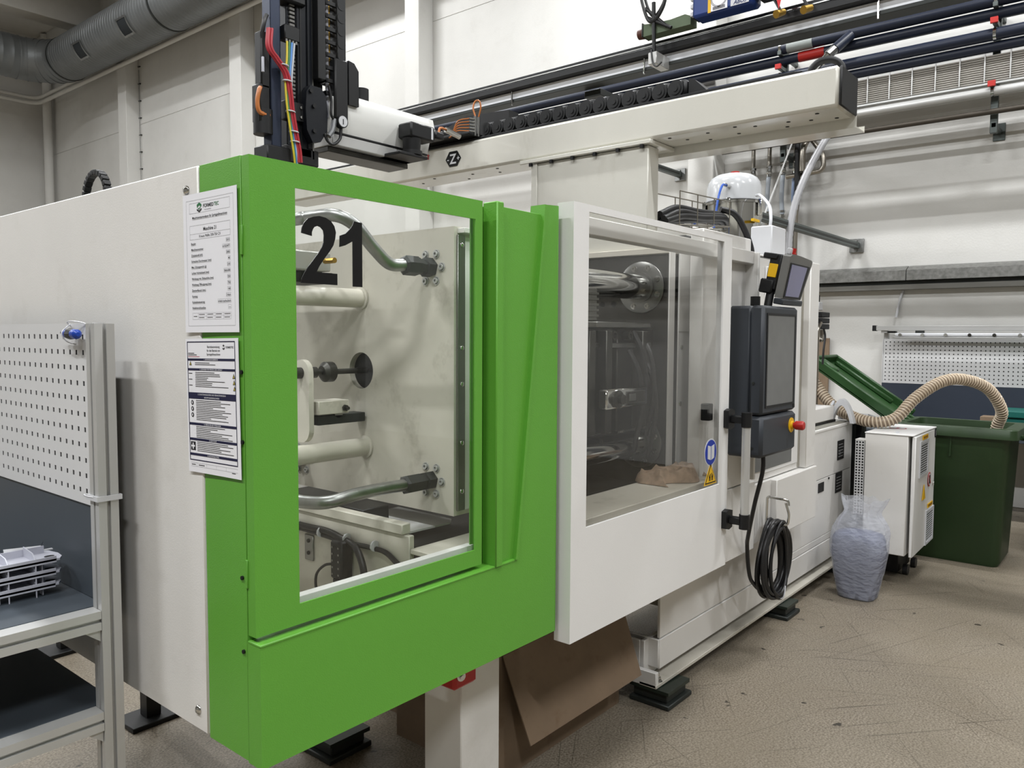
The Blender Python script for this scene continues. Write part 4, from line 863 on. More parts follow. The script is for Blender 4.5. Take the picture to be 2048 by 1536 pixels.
cc = vbox('chain_channel', black_m, 1.24, 1.282, 1.40, 1.46, 2.70, 3.9, .002)
l0 = MB().box(1.284, 1.338, 1.40, 1.412, 2.64, 2.658, .002).box(1.284, 1.338, 1.45, 1.46, 2.64, 2.658, .002).box(1.284, 1.294, 1.40, 1.46, 2.64, 2.658, .001).build('chain_rung', black_m, R)
for k in range(1, 24): copy_at(l0, (0, 0, k * .055), R)
vbox('chain_side', black_m, 1.338, 1.388, 1.395, 1.46, 2.78, 3.9, .003)
l1 = MB().cyl((1.363, 1.3935, 2.82), (1.363, 1.395, 2.82), .022, n=16).build('chain_disc', black_m, R)
for k in range(1, 20): copy_at(l1, (0, 0, k * .055), R)
T('chain_wire', greyp_m, R, [(1.31, 1.43, 2.55), (1.31, 1.43, 3.2), (1.31, 1.43, 3.9)], .008, 8); T('chain_wire', brass_m, R, [(1.325, 1.435, 2.55), (1.325, 1.435, 3.9)], .006, 8, k=0)
vbox('motor_plate', black_m, 1.32, 1.392, 1.385, 1.43, 2.545, 2.805, .006)
MB().prism([(1.394, 2.62), (1.394, 2.81), (1.425, 2.805), (1.45, 2.775), (1.45, 2.62)], 'y', 1.385, 1.47).build('servo_housing', black_m, R)
vbox('back_filler', black_m, 1.17, 1.31, 1.462, 1.48, 2.60, 2.78, .002)
ga = MB().cyl((1.352, 1.40, 2.535), (1.352, 1.375, 2.535), .028, n=24).build('pressure_gauge', black_m, R)
C('gauge_face', wplast_m, ga, (1.352, 1.375, 2.535), (1.352, 1.3735, 2.535), .0235, n=24)
B('gauge_needle', ink_m, ga, 1.350, 1.354, 1.372, 1.3732, 2.522, 2.545, 0)
T('air_tube', rubber_m, R, [(1.352, 1.39, 2.507), (1.345, 1.39, 2.46), (1.31, 1.39, 2.43), (1.285, 1.395, 2.44), (1.27, 1.40, 2.47)], .007, 8)
T('air_tube', mat('smoke_tube', '#66686a', .3), R, [(1.32, 1.395, 2.54), (1.305, 1.39, 2.49), (1.285, 1.39, 2.46)], .012, 8); T('air_tube', rubber_m, R, [(1.295, 1.40, 2.68), (1.305, 1.395, 2.62), (1.30, 1.39, 2.56), (1.31, 1.39, 2.54)], .006, 8)
vbox('side_valve', black_m, .975, 1.018, 1.42, 1.47, 2.60, 2.83, .006); vbox('side_valve_body', black_m, .965, 1.018, 1.42, 1.48, 2.46, 2.62, .008)
C('side_motor', black_m, R, (1.0, 1.45, 2.42), (1.0, 1.45, 2.52), .04, n=16)
T('side_hose', copper_m, R, [(.99, 1.44, 2.61), (.965, 1.42, 2.59), (.955, 1.42, 2.54), (.965, 1.42, 2.50), (1.01, 1.42, 2.495)], .009, 8)
T('side_cable', rubber_m, R, [(1.01, 1.44, 2.72), (.985, 1.43, 2.79), (.99, 1.42, 2.86), (1.01, 1.43, 2.90)], .009, 8)
vbox('hose_tag', greyp_m, .972, .980, 1.405, 1.415, 2.66, 2.72, .001)
pb = vbox('pneumatic_block', black_m, 1.075, 1.15, 1.40, 1.45, 2.82, 2.88, .004)
for k in range(4): C('push_fitting', steel_m, pb, (1.085 + k * .016, 1.405, 2.82), (1.085 + k * .016, 1.405, 2.808), .006, n=10)
vbox('upper_bracket', black_m, 1.02, 1.2, 1.42, 1.50, 2.985, 3.05, .01)
hp = [(1.0, 1.41, 2.84), (.99, 1.40, 2.76), (1.02, 1.395, 2.72), (1.06, 1.39, 2.67), (1.075, 1.39, 2.60), (1.085, 1.39, 2.52), (1.10, 1.39, 2.44), (1.115, 1.39, 2.37), (1.12, 1.39, 2.32)]
for k in range(4): T('red_hose', mat('red_hose', '#a8303a', .45), R, [V(p) + V(((k % 2) * .008 + .002 * k, -.004 * k, 0)) for p in hp], .0055, 8)
for cn_, col_, off in (('yellow_hose', '#cdbb3b', 0), ('green_hose', '#3f7a52', 1), ('blue_hose', '#5b8fd0', 2), ('grey_tube', '#b9bcc0', 3)):
    T(cn_, mat(cn_, col_, .4), R, [(1.085 + off * .012, 1.40, 2.81), (1.08 + off * .010, 1.395, 2.74), (1.068 + off * .010, 1.39, 2.65), (1.07 + off * .008, 1.385, 2.55), (1.085 + off * .006, 1.385, 2.45), (1.10 + off * .005, 1.385, 2.36), (1.11 + off * .004, 1.39, 2.31)], .0045, 8)
for z, x in ((2.70, 1.06), (2.64, 1.075), (2.52, 1.09), (2.44, 1.105), (2.40, 1.11)): MB().lathe((x, 1.388, z), (.1, 0, 1), [(0, .018), (0, .0205), (.004, .0205), (.004, .018)], 12).build('hose_tie', wplast_m, R)

# ------------------------------------------------------------------ electric cabinet
t = thing('electrical_cabinet', (4.82, -.12, .0), 'light grey metal electrical cabinet with louvred door beside the green bin', 'cabinet')
B('body', white_m, t, 4.505, 5.13, -.238, .02, .205, .975, .004)
B('top_cover', white2_m, t, 4.50, 5.155, -.268, .022, .976, .984, .002)
DM = Matrix.Translation((5.13, -.242, 0)) @ Matrix.Rotation(math.radians(1.3), 4, 'Z') @ Matrix.Translation((-5.13, .242, 0))
def DB():
    q = MB(); q.M = DM; return q
def Bd(name, m_, parent, x0, x1, y0, y1, z0, z1, c=0): return DB().box(x0, x1, y0, y1, z0, z1, c).build(name, m_, parent)
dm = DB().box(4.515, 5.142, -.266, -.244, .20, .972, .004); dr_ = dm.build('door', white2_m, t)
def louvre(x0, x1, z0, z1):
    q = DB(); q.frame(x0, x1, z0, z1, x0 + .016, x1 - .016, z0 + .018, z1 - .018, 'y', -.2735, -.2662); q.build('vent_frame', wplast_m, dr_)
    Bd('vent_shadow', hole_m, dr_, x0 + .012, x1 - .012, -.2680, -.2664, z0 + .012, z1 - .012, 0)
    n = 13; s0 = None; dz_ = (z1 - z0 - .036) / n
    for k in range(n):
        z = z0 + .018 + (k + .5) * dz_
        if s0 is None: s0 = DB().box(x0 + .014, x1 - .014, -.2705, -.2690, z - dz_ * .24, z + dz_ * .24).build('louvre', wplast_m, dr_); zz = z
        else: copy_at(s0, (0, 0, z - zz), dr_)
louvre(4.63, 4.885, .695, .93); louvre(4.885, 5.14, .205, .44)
for x0, z0 in ((4.70, .936), (4.93, .452)):
    Bd('yellow_tag', yel_m, dr_, x0, x0 + .16, -.272, -.2685, z0, z0 + .028, 0); tb = DB()
    for k in range(6): tb.box(x0 + .014 + k * .022, x0 + .028 + k * .022, -.2730, -.2725, z0 + .008, z0 + .02)
    tb.build('tag_print', mat('tag_ink', '#7a4b12', .6), dr_, smooth=False)
DB().prism([(4.735, .535), (4.835, .535), (4.785, .635)], 'y', -.2725, -.2695).build('warning_triangle', yel_m, dr_)
sg = DB().mat(0).cyl((4.955, -.270, .645), (4.955, -.2715, .645), .048, n=28).mat(1).cyl((4.955, -.2715, .645), (4.955, -.2725, .645), .040, n=28).mat(2)
sg.box(4.935, 4.975, -.2735, -.2727, .617, .673).mat(0).prism([(4.922, .672), (4.928, .678), (4.988, .618), (4.982, .612)], 'y', -.2745, -.2737)
sg.build('prohibition_sign', [red_m, wplast_m, ink_m], dr_, smooth=False)
DB().cyl((5.09, -.267, .60), (5.09, -.278, .60), .013, n=14).build('lock', chrome_m, dr_)
DB().box(5.10, 5.142, -.2705, -.268, .915, .975).build('number_plate', mat('decal_black', '#08080a'), dr_); tb = DB(); text(tb, 'S', (5.121, -.2712, .925), (1, 0, 0), (0, 0, 1), .05, 'c'); tb.build('plate_letter', wplast_m, dr_, smooth=False)
MB().cyl((4.86, -.09, .9841), (4.86, -.09, .9850), .055, n=28).build('top_sticker', mat('sticker_red', '#a2424a', .5), t); C('sticker_disc', wplast_m, t, (4.86, -.09, .9851), (4.86, -.09, .9858), .046, n=28); B('sticker_bar', MATS['sticker_red'], t, 4.83, 4.89, -.10, -.08, .9859, .9865, 0)
C('top_pin', wplast_m, t, (4.56, -.16, .984), (4.56, -.16, .998), .012, n=10)
pf = MB().perf(.021, .078, .44, .925, .0185, .0185, .011, .011, lambda u, v, w: (4.502 - w, u, v), .002); pf.build('perforated_guard', peg_m, t, smooth=False)
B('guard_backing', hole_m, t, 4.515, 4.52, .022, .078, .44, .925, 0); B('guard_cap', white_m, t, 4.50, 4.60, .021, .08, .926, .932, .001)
B('stand', black_m, t, 4.78, 5.10, -.14, .0, .02, .204, .004)
for x in (4.84, 5.06):
    C('caster', rubber_m, t, (x, -.16, .035), (x, -.19, .035), .035, n=18)

# ------------------------------------------------------------------ wheelie bin
def rrect(x0, x1, y0, y1, r, k=5):
    out = []
    for cx_, cy_, a0 in ((x1 - r, y1 - r, 0), (x0 + r, y1 - r, PI / 2), (x0 + r, y0 + r, PI), (x1 - r, y0 + r, 1.5 * PI)):
        for j in range(k + 1): a = a0 + PI / 2 * j / k; out.append((cx_ + r * math.cos(a), cy_ + r * math.sin(a)))
    return out
def loft(mb, rings, cap0=True, cap1=True):
    n = len(rings[0][0]); vs = [(p[0], p[1], z) for rg, z in rings for p in rg]; k = len(rings)
    fs = [(a * n + i, a * n + (i + 1) % n, (a + 1) * n + (i + 1) % n, (a + 1) * n + i) for a in range(k - 1) for i in range(n)]
    if cap0: fs.append(tuple(range(n))[::-1])
    if cap1: fs.append(tuple(range((k - 1) * n, k * n)))
    return mb.add(vs, fs)
t = thing('wheelie_bin', (5.65, -.33, 0), 'large dark green wheelie bin with its lid open beside the electrical cabinet', 'bin')
mb = MB(); loft(mb, [(rrect(5.41, 5.86, -.625, -.06, .05), 0), (rrect(5.40, 5.87, -.64, -.045, .06), .03), (rrect(5.375, 5.92, -.672, .02, .06), .86), (rrect(5.36, 5.93, -.69, .03, .06), .905),
    (rrect(5.395, 5.905, -.655, .0, .05), .905), (rrect(5.42, 5.85, -.61, -.08, .05), .04)], True, True); mb.build('bin_body', bin_m, t)
mb = MB(); loft(mb, [(rrect(5.335, 5.965, -.728, .055, .05), .905), (rrect(5.34, 5.96, -.722, .05, .05), .968), (rrect(5.345, 5.955, -.715, .045, .05), .974), (rrect(5.40, 5.90, -.64, -.01, .05), .974), (rrect(5.41, 5.89, -.63, -.02, .05), .905)], False, False); mb.build('rim', bin_m, t)
MB().prism([(-.31, .76), (-.315, .90), (-.325, .90), (-.322, .76)], 'x', 5.362, 5.378).build('centre_rib', bin_m, t)
B('handle', bin_m, t, 5.45, 5.85, -.80, -.735, .90, .925, .01)
for x in (5.47, 5.80): B('handle_lug', bin_m, t, x, x + .04, -.79, -.72, .895, .93, .006)
Ml = Matrix.Translation((5.36, .06, .985)) @ Matrix.Rotation(math.radians(34.5), 4, 'X')
def lm_(): q = MB(); q.M = Ml; return q
q = lm_(); q.box(0, .57, 0, .76, -.02, -.006, .004); ld_ = q.build('lid', lid_m, t)
q = lm_(); q.box(0, .03, 0, .76, -.03, .05, .008).box(.54, .57, 0, .76, -.03, .05, .008).box(0, .57, .73, .76, -.03, .05, .008).build('lid_rim', lid_m, ld_)
q = lm_(); q.box(.09, .12, .16, .70, -.006, .03, .008).build('lid_rib', lid_m, ld_); q = lm_(); q.box(.45, .48, .16, .70, -.006, .03, .008).build('lid_rib', lid_m, ld_)
for k in range(4): q = lm_(); q.box(.05 + k * .135, .10 + k * .135, -.05, .08, -.01, .012, .004).build('lid_hinge', lid_m, ld_)
q = lm_(); q.box(.02, .10, .55, .70, .03, .062, .01).build('lid_grip', lid_m, ld_)
q = lm_(); q.cyl((.01, .02, -.01), (.56, .02, -.01), .012, n=12).build('hinge_rod', lid_m, ld_)

# ribbed hose over the cabinet into the bin
hp = [(4.95, .70, 1.47), (4.95, .595, 1.373), (4.92, .517, 1.296), (4.86, .361, 1.129), (4.80, .204, 1.055), (4.75, .042, 1.026), (4.80, -.085, 1.055), (4.92, -.176, 1.187), (5.08, -.292, 1.294), (5.22, -.402, 1.313), (5.4, -.525, 1.248), (5.55, -.594, 1.092), (5.62, -.564, .978), (5.64, -.549, .90)]
path = smoothpath(hp, 60); L_ = 0; pl_ = [path[0]]; acc = 0; step = .0042
for i in range(1, len(path)):
    d = (path[i] - path[i - 1]).length; acc += d
    while acc >= step: acc -= step; pl_.append(path[i] - (path[i] - path[i - 1]).normalized() * acc)
t = thing('ribbed_hose', (4.75, .04, .985), 'beige ribbed suction hose looping from the machine over the cabinet into the bin', 'hose')
MB().tube(pl_[::3], .0335, 18).build('hose_wall', hose_m, t)
hx_ = []; xa = None
for i in range(len(pl_) - 1):
    tg = (pl_[i + 1] - pl_[i]).normalized(); xa = tg.orthogonal().normalized() if xa is None else (xa - tg * xa.dot(tg)).normalized(); yb = tg.cross(xa)
    for q in range(4):
        ph = 2 * PI * ((i + q / 4) * .0042) / .021; hx_.append(pl_[i].lerp(pl_[i + 1], q / 4) + (xa * math.cos(ph) + yb * math.sin(ph)) * .0345)
MB().tube(hx_, .0058, 6).build('spiral_rib', mat('hose_rib', '#c4b49e', .3), t)

# ------------------------------------------------------------------ pellet bag
t = thing('pellet_bag', (4.16, -.06, 0), 'clear plastic bag half filled with blue grey pellets standing on the floor', 'bag')
from mathutils import noise as NZ
def bagring(z, rx, ry, wob, seed, n=56, cx=4.16, cy=-.06, sq=.62, sway=0):
    out = []
    for i in range(n):
        a = 2 * PI * i / n; c, s_ = math.cos(a), math.sin(a)
        k = 1 / (abs(c) ** (2 / sq) + abs(s_) ** (2 / sq)) ** (sq / 2)
        w_ = 1 + wob * NZ.noise(V((c * 2.2 + seed, s_ * 2.2, z * 7))) + wob * .5 * NZ.noise(V((c * 6, s_ * 6 + seed, z * 22)))
        out.append((cx + rx * c * k * w_ + sway, cy + ry * s_ * k * w_))
    return out
rg = [(0, .088, .098), (.010, .100, .108), (.05, .108, .116), (.11, .116, .126), (.17, .124, .137), (.23, .131, .148), (.28, .136, .157), (.33, .139, .163), (.365, .136, .162), (.39, .120, .147), (.405, .085, .105)]
mb = MB(); loft(mb, [(bagring(z, a * (.97 if z < .3 else .90), b_ * (.97 if z < .3 else .90), .05, 3), z) for z, a, b_ in rg]); mb.build('pellet_fill', mat('pellets', '#646b86', .6, var=.3, vs=150, bump=1., bs=330), t)
def filmmat(name, clear):
    film = bpy.data.materials.new(name); film.use_nodes = True; nt = film.node_tree; N = nt.nodes; b = N['Principled BSDF']; out = N['Material Output']
    b.inputs['Base Color'].default_value = (.80, .82, .87, 1); b.inputs['Roughness'].default_value = .14
    tr = N.new('ShaderNodeBsdfTransparent'); tr.inputs[0].default_value = (.96, .97, 1, 1); tl = N.new('ShaderNodeBsdfTranslucent'); tl.inputs[0].default_value = (.80, .82, .87, 1)
    mA = N.new('ShaderNodeMixShader'); mA.inputs[0].default_value = .4; nt.links.new(b.outputs[0], mA.inputs[1]); nt.links.new(tl.outputs[0], mA.inputs[2])
    mB_ = N.new('ShaderNodeMixShader'); mB_.inputs[0].default_value = clear; nt.links.new(mA.outputs[0], mB_.inputs[1]); nt.links.new(tr.outputs[0], mB_.inputs[2]); nt.links.new(mB_.outputs[0], out.inputs[0])
    nz_ = N.new('ShaderNodeTexNoise'); nz_.inputs['Scale'].default_value = 20; bp_ = N.new('ShaderNodeBump'); bp_.inputs['Strength'].default_value = .8; bp_.inputs['Distance'].default_value = .02; gg = N.new('ShaderNodeNewGeometry'); mpp = N.new('ShaderNodeMapping'); mpp.inputs['Scale'].default_value = (1, 1, 2.0)
    nt.links.new(gg.outputs['Position'], mpp.inputs[0]); nt.links.new(mpp.outputs[0], nz_.inputs['Vector']); nt.links.new(nz_.outputs[0], bp_.inputs['Height']); nt.links.new(bp_.outputs[0], b.inputs['Normal'])
    return film
def folds(z, rx, ry, amp, cy, cx=4.16, n=84):
    out = []
    for i in range(n):
        a = 2 * PI * i / n; w_ = 1 + amp * math.sin(a * 5 + 1.6 * math.sin(a * 2) + z * 5) + amp * .7 * math.sin(a * 9 + 2 + z * 9) + .10 * NZ.noise(V((math.cos(a) * 2, math.sin(a) * 2, z * 9)))
        out.append((cx + rx * math.cos(a) * w_, cy + ry * math.sin(a) * w_))
    return out
fr_ = [(z, a + .002, b_ + .002, .0) for z, a, b_ in rg[:8]] + [(.362, .138, .164, .02), (.385, .133, .164, .04), (.41, .124, .160, .06), (.435, .110, .150, .09), (.46, .098, .140, .10), (.485, .086, .124, .12), (.505, .076, .108, .15), (.525, .068, .098, .16), (.545, .066, .100, .16), (.565, .070, .112, .14), (.588, .074, .124, .12), (.615, .074, .132, .12)]
mb = MB(); vs = []; n = 84
for z, a, b_, am in fr_:
    k = min(1, max(0, (z - .31) / .09)); R0 = bagring(z, a, b_, .05, 3, n=n); R1 = folds(z, a, b_, am, -.06 - .10 * max(0, z - .52))
    vs += [((1 - k) * p[0] + k * q[0], (1 - k) * p[1] + k * q[1], z + (.035 * NZ.noise(V((i * .09, 3, 1))) + .010 * math.sin(i * .5) if z > .55 else 0) * ((z - .54) / .075)) for i, (p, q) in enumerate(zip(R0, R1))]
fs = [(r * n + i, r * n + (i + 1) % n, (r + 1) * n + (i + 1) % n, (r + 1) * n + i) for r in range(len(fr_) - 1) for i in range(n)] + [tuple(range(n))[::-1]]
mb.add(vs, fs); mb.build('plastic_film', filmmat('bag_film', .6), t)

# ------------------------------------------------------------------ cardboard boxes under the machine
t = thing('cardboard_box', (1.58, .58, 0), 'open brown cardboard box under the machine with a flap hanging out', 'box')
for nm, a in (('side', (1.18, 1.99, .315, .32, .0, .46)), ('side', (1.18, 1.99, .845, .85, .0, .46)), ('side', (1.18, 1.185, .32, .845, .0, .46)), ('side', (1.985, 1.99, .32, .845, .0, .46)), ('bottom', (1.185, 1.985, .32, .845, .001, .006))): B(nm, card_m, t, *a, c=0)
MB().add([(1.195, .308, .462), (1.985, .308, .462), (1.975, .195, .163), (1.215, .195, .163), (1.195, .313, .464), (1.985, .313, .464), (1.975, .200, .161), (1.215, .200, .161)], [(0, 1, 2, 3), (7, 6, 5, 4), (0, 4, 5, 1), (1, 5, 6, 2), (2, 6, 7, 3), (3, 7, 4, 0)]).build('front_flap', card_m, t)
MB().add([(1.182, .33, .46), (1.182, .84, .46), (1.02, .82, .30), (1.02, .36, .30), (1.178, .33, .462), (1.178, .84, .462), (1.016, .82, .302), (1.016, .36, .302)], [(0, 1, 2, 3), (7, 6, 5, 4), (0, 4, 5, 1), (1, 5, 6, 2), (2, 6, 7, 3), (3, 7, 4, 0)]).build('side_flap', card_m, t)
t = thing('cardboard_box', (1.6, 1.15, 0), 'flat brown cardboard box on the floor behind the white support leg', 'box')
for nm, a in (('side', (1.30, 1.95, .94, .945, 0, .14)), ('side', (1.30, 1.305, .945, 1.3, 0, .14)), ('side', (1.945, 1.95, .945, 1.3, 0, .14)), ('side', (1.30, 1.95, 1.3, 1.305, 0, .14)), ('lid_flap', (1.30, 1.95, .94, 1.305, .141, .146))): B(nm, card_m, t, *a, c=0)

# ------------------------------------------------------------------ rear bits on the machine deck
t = thing('valve_island', (4.98, .5, 1.012), 'black pneumatic valve block on a steel post behind the control column', 'valve')
T('post', tube_m, t, [(4.80, .5, 1.012), (4.80, .5, 1.70), (4.80, .5, 1.74), (4.92, .5, 1.74)], .014, 10, fil=.03)
T('post', tube_m, t, [(4.86, .46, 1.012), (4.86, .46, 1.66), (4.92, .46, 1.70)], .012, 10, fil=.03)
for k in range(3):
    v_ = B('valve_section', black_m, t, 4.93, 5.11, .46, .54, 1.655 + k * .043, 1.693 + k * .043, .004); B('valve_tip', chrome_m, v_, 5.111, 5.15, .48, .52, 1.66 + k * .043, 1.688 + k * .043, .003)
MB().lathe((5.05, .5, 1.652), (0, 0, -1), [(0, .02), (.02, .02), (.02, .028), (.035, .028), (.035, .018), (.07, .018), (.075, .022), (.09, .01)], 12).build('nozzle', tube_m, t)
B('white_valve', wplast_m, t, 4.90, 4.98, .47, .53, 1.79, 1.85, .004); C('top_elbow', black_m, t, (4.94, .5, 1.85), (4.94, .5, 1.90), .02); T('drop_cable', rubber_m, t, [(4.98, .46, 1.66), (4.985, .45, 1.6), (4.96, .45, 1.5), (4.95, .45, 1.40)], .008, 8)
t = thing('blue_crate', (4.55, .55, 1.131), 'small blue plastic crate on the machine deck behind the column', 'crate')
MB().frame(4.30, 4.70, .42, .76, 4.31, 4.69, .43, .75, 'z', 1.133, 1.20).build('walls', blues_m, t); B('base', blues_m, t, 4.305, 4.695, .425, .755, 1.131, 1.136, .001); B('black_case', black_m, t, 4.33, 4.66, .45, .73, 1.138, 1.215, .01)
t = thing('white_guard_hood', (4.74, .25, 1.013), 'white arched plastic guard on the deck end under the beige hose', 'guard')
ao = [(.31 - .17 * (i / 14), 1.013 + .165 * math.sin(PI * i / 14) ** .8) for i in range(15)]; ai = [(.285 - .12 * (i / 14), 1.013 + .12 * math.sin(PI * i / 14) ** .8) for i in range(15)]
MB().prism(ao + ai[::-1], 'x', 4.665, 4.72).build('arch', wplast_m, t); MB().prism([(4.67, 1.131), (4.72, 1.131), (4.72, 1.16)], 'y', .285, .30).build('web', wplast_m, t)
t = thing('white_tray', (5.2, .2, .99), 'white plastic tray sticking out behind the electrical cabinet', 'tray')
MB().prism([(4.85, 1.02), (5.25, .975), (5.25, .985), (5.10, 1.03), (4.85, 1.07)], 'y', .10, .30).build('tray_shell', wplast_m, t); B('tray_leg', black_m, t, 5.0, 5.04, .18, .22, 0, .99, .002)

# dirty rag on the window sill
t = None
mb = MB(); n, k = 26, 12; vs = []
for j in range(k):
    for i in range(n):
        u, v = i / (n - 1), j / (k - 1); x = 1.90 + .36 * u; y = .04 + .14 * v + .03 * math.sin(u * 9)
        edge = min(u, 1 - u, v, 1 - v) * 6; z = .998 + min(1, edge) * (.030 + .035 * (NZ.noise(V((x * 16, y * 20, 1))) + .5) + .02 * NZ.noise(V((x * 40, y * 45, 4))))
        vs.append((x, y + .03 * NZ.noise(V((x * 9, 2, y * 4))), max(z, .998)))
mb.add(vs + [(p[0], p[1], .9965) for p in vs], [(j * n + i, j * n + i + 1, (j + 1) * n + i + 1, (j + 1) * n + i) for j in range(k - 1) for i in range(n - 1)])
tag(mb.build('cleaning_rag', rag_m), 'crumpled dirty beige rag lying on the sill behind the white door window', 'rag')

# ------------------------------------------------------------------ notices on the machine end
UX, UY = V((0, -1, 0)), V((0, 0, 1))
def page(name, label, y0, z1, w_, h_, tilt=0):
    t = thing(name, (-.003, y0 - w_ / 2, z1 - h_), label, 'notice')
    ux = V((0, -math.cos(tilt), math.sin(tilt))); uy = V((0, math.sin(tilt), math.cos(tilt)))
    def P(u, v, d=0.):     # u to the right, v downwards, both in metres
        p = V((0, y0, z1)) + ux * u - uy * v; s_ = u / w_
        p.x = -.0045 - .004 * (1 - s_) ** 2 - d; return p
    n = 10; mb = MB(); vs = [P(w_ * i / n, h_ * j / n) for j in range(n + 1) for i in range(n + 1)]
    mb.add(vs, [(j * (n + 1) + i, (j + 1) * (n + 1) + i, (j + 1) * (n + 1) + i + 1, j * (n + 1) + i + 1) for j in range(n) for i in range(n)])
    vs2 = [p + V((.0008, 0, 0)) for p in vs]; mb.add(vs2, [(j * (n + 1) + i, j * (n + 1) + i + 1, (j + 1) * (n + 1) + i + 1, (j + 1) * (n + 1) + i) for j in range(n) for i in range(n)])
    mb.build('sheet', paper_m, t, normals=False)
    return t, P
class Ink:
    def __init__(s, P): s.P = P; s.mb = MB()
    def bar(s, u0, v0, u1, v1, d=.0004):
        k = max(1, int((u1 - u0) / .02)); 
        for i in range(k):
            a, b_ = u0 + (u1 - u0) * i / k, u0 + (u1 - u0) * (i + 1) / k; s.mb.quad(s.P(a, v1, d), s.P(b_, v1, d), s.P(b_, v0, d), s.P(a, v0, d))
    def rect(s, u0, v0, u1, v1, w_=.0006):
        s.bar(u0, v0, u1, v0 + w_); s.bar(u0, v1 - w_, u1, v1); s.bar(u0, v0, u0 + w_, v1); s.bar(u1 - w_, v0, u1, v1)
    def text(s, tx, u, v, size, align='l', maxw=None, off=0., und=False, sx=1., d=.0005):
        vs, fs, w_ = textgeo(tx, off); k = size * sx
        if maxw and w_ * k > maxw: k = maxw / w_
        sh = {'l': 0, 'c': -w_ * k / 2, 'r': -w_ * k}[align]
        s.mb.add([s.P(u + p[0] * k + sh, v - p[1] * size, d) for p in vs], fs)
        if und: s.bar(u + sh, v + size * .18, u + sh + w_ * k, v + size * .24)
        return w_ * k
    def poly(s, pts, d=.0005): s.mb.poly([s.P(u, v, d) for u, v in pts])
    def done(s, name, m_, t): return s.mb.build(name, m_, t, smooth=False)
t, P = page('machine_data_sheet', 'upper laminated white data sheet titled Maschine 21 taped to the machine corner', .2165, 1.900, .208, .298, math.radians(.3))
K = Ink(P); G = Ink(P); Fn = Ink(P); w_, h_ = .208, .298
Fn.rect(.013, .014, w_ - .013, h_ - .014, .0004); Fn.rect(.026, .020, w_ - .026, .042, .0004); Fn.rect(.026, .068, w_ - .026, .098, .0004); Fn.bar(.026, .086, w_ - .026, .0864)
G.poly([(.056, .0245), (.065, .0205), (.074, .0245), (.074, .030), (.065, .0265), (.056, .031)]); K.poly([(.056, .033), (.065, .0375), (.074, .0325), (.074, .0365), (.065, .0415), (.056, .037)]); G.poly([(.060, .0305), (.064, .0335), (.071, .0275), (.071, .030), (.064, .0362), (.060, .033)])
a_ = K.text('FORMED', .080, .0325, .0105, off=.012); G.text('TEC', .080 + a_ + .001, .0325, .0105, off=.012); Fn.text('MASCHINENBAU', .085, .0385, .0035)
K.text('Maschinenstammdaten für Spritzgießmaschinen', w_ / 2, .054, .0072, 'c', maxw=.135, off=.01, und=True)
K.text('Maschine 21', w_ / 2, .081, .0105, 'c', off=.008); K.text('Krauss Maffei 200-750 CX', w_ / 2, .0945, .0078, 'c', maxw=.10)
rows = (('Baujahr', '2015'), ('Maschinennummer', '61023477'), ('Zuhaltekraft (kN)', '2000'), ('Schnecken Durchmesser (mm)', '40'), ('Max. Schussgewicht (g)', '210'), ('Lichter Holmabstand (mm)', '560x500'), ('Werkzeug min. Einbauhöhe (mm)', '250'), ('Werkzeug Öffnungsweg (mm)', '750'), ('Zentrierflansch (mm)', '160'), ('Kernzug', '2-fach'), ('Kaskadensteuerung', '6-fach hydraulisch'), ('Nadelverschlussdüse', '----'))
for i, (a_, b_) in enumerate(rows):
    v = .109 + i * .01255; K.text(a_, .030, v, .0066, off=.009, und=True, sx=.95)
    tw = K.text(b_, w_ - .029, v, .0066, 'r', off=.006); Fn.rect(w_ - .030 - tw, v - .0065, w_ - .0275, v + .002, .0003)
Fn.rect(.030, .256, w_ - .028, .270, .0003); Fn.bar(.030 + .022, .2627, w_ - .028, .263)
for k in range(4): Fn.bar(.052 + k * .033, .256, .0523 + k * .033, .270); K.bar(.055 + k * .033, .2585, .078 + k * .033, .2595); K.bar(.055 + k * .033, .2655, .076 + k * .033, .2665)
K.bar(.034, .2625, .048, .2637)
K.done('print', ink_m, t)['kind'] = 'stuff'; G.done('logo_print', mat('ink_green', '#1f6a3c', .6), t); Fn.done('rule_lines', mat('ink_grey', '#5a5a60', .6), t)
t, P = page('safety_instruction_sheet', 'lower laminated safety instruction sheet with navy bands taped to the machine corner', .2170, 1.588, .205, .294, math.radians(.9))
K = Ink(P); Nv = Ink(P); Wt = Ink(P); Yl = Ink(P); Rd = Ink(P); w_, h_ = .205, .294
f0, f1 = .006, w_ - .012
Nv.rect(f0, .006, f1, .268, .0022)
K.text('Betriebsanweisung', .110, .020, .0065, 'c', off=.008); K.text('für den Betrieb von', .110, .028, .0065, 'c', off=.008); K.text('Spritzgießmaschinen', .110, .036, .0065, 'c', off=.008)
K.text('FORMEDTEC', .158, .021, .006, off=.012, maxw=.03); K.poly([(.146, .016), (.150, .013), (.154, .016), (.150, .0175)]); K.poly([(.146, .0195), (.150, .0215), (.154, .0185), (.154, .0215), (.150, .0245), (.146, .0225)])
K.bar(.010, .031, .034, .0325); K.bar(.010, .0345, .044, .036); Rd.bar(.010, .0385, .055, .0395)
bands = ((.043, .048, '1. ANWENDUNGSBEREICH'), (.0645, .0695, '2. GEFAHREN FÜR MENSCH UND UMWELT'), (.1175, .1315, '3. SCHUTZMASSNAHMEN UND VERHALTENSREGELN'), (.184, .1895, '4. VERHALTEN BEI STÖRUNGEN'), (.218, .2235, '5. ERSTE HILFE'), (.2515, .257, '6. INSTANDHALTUNG'))
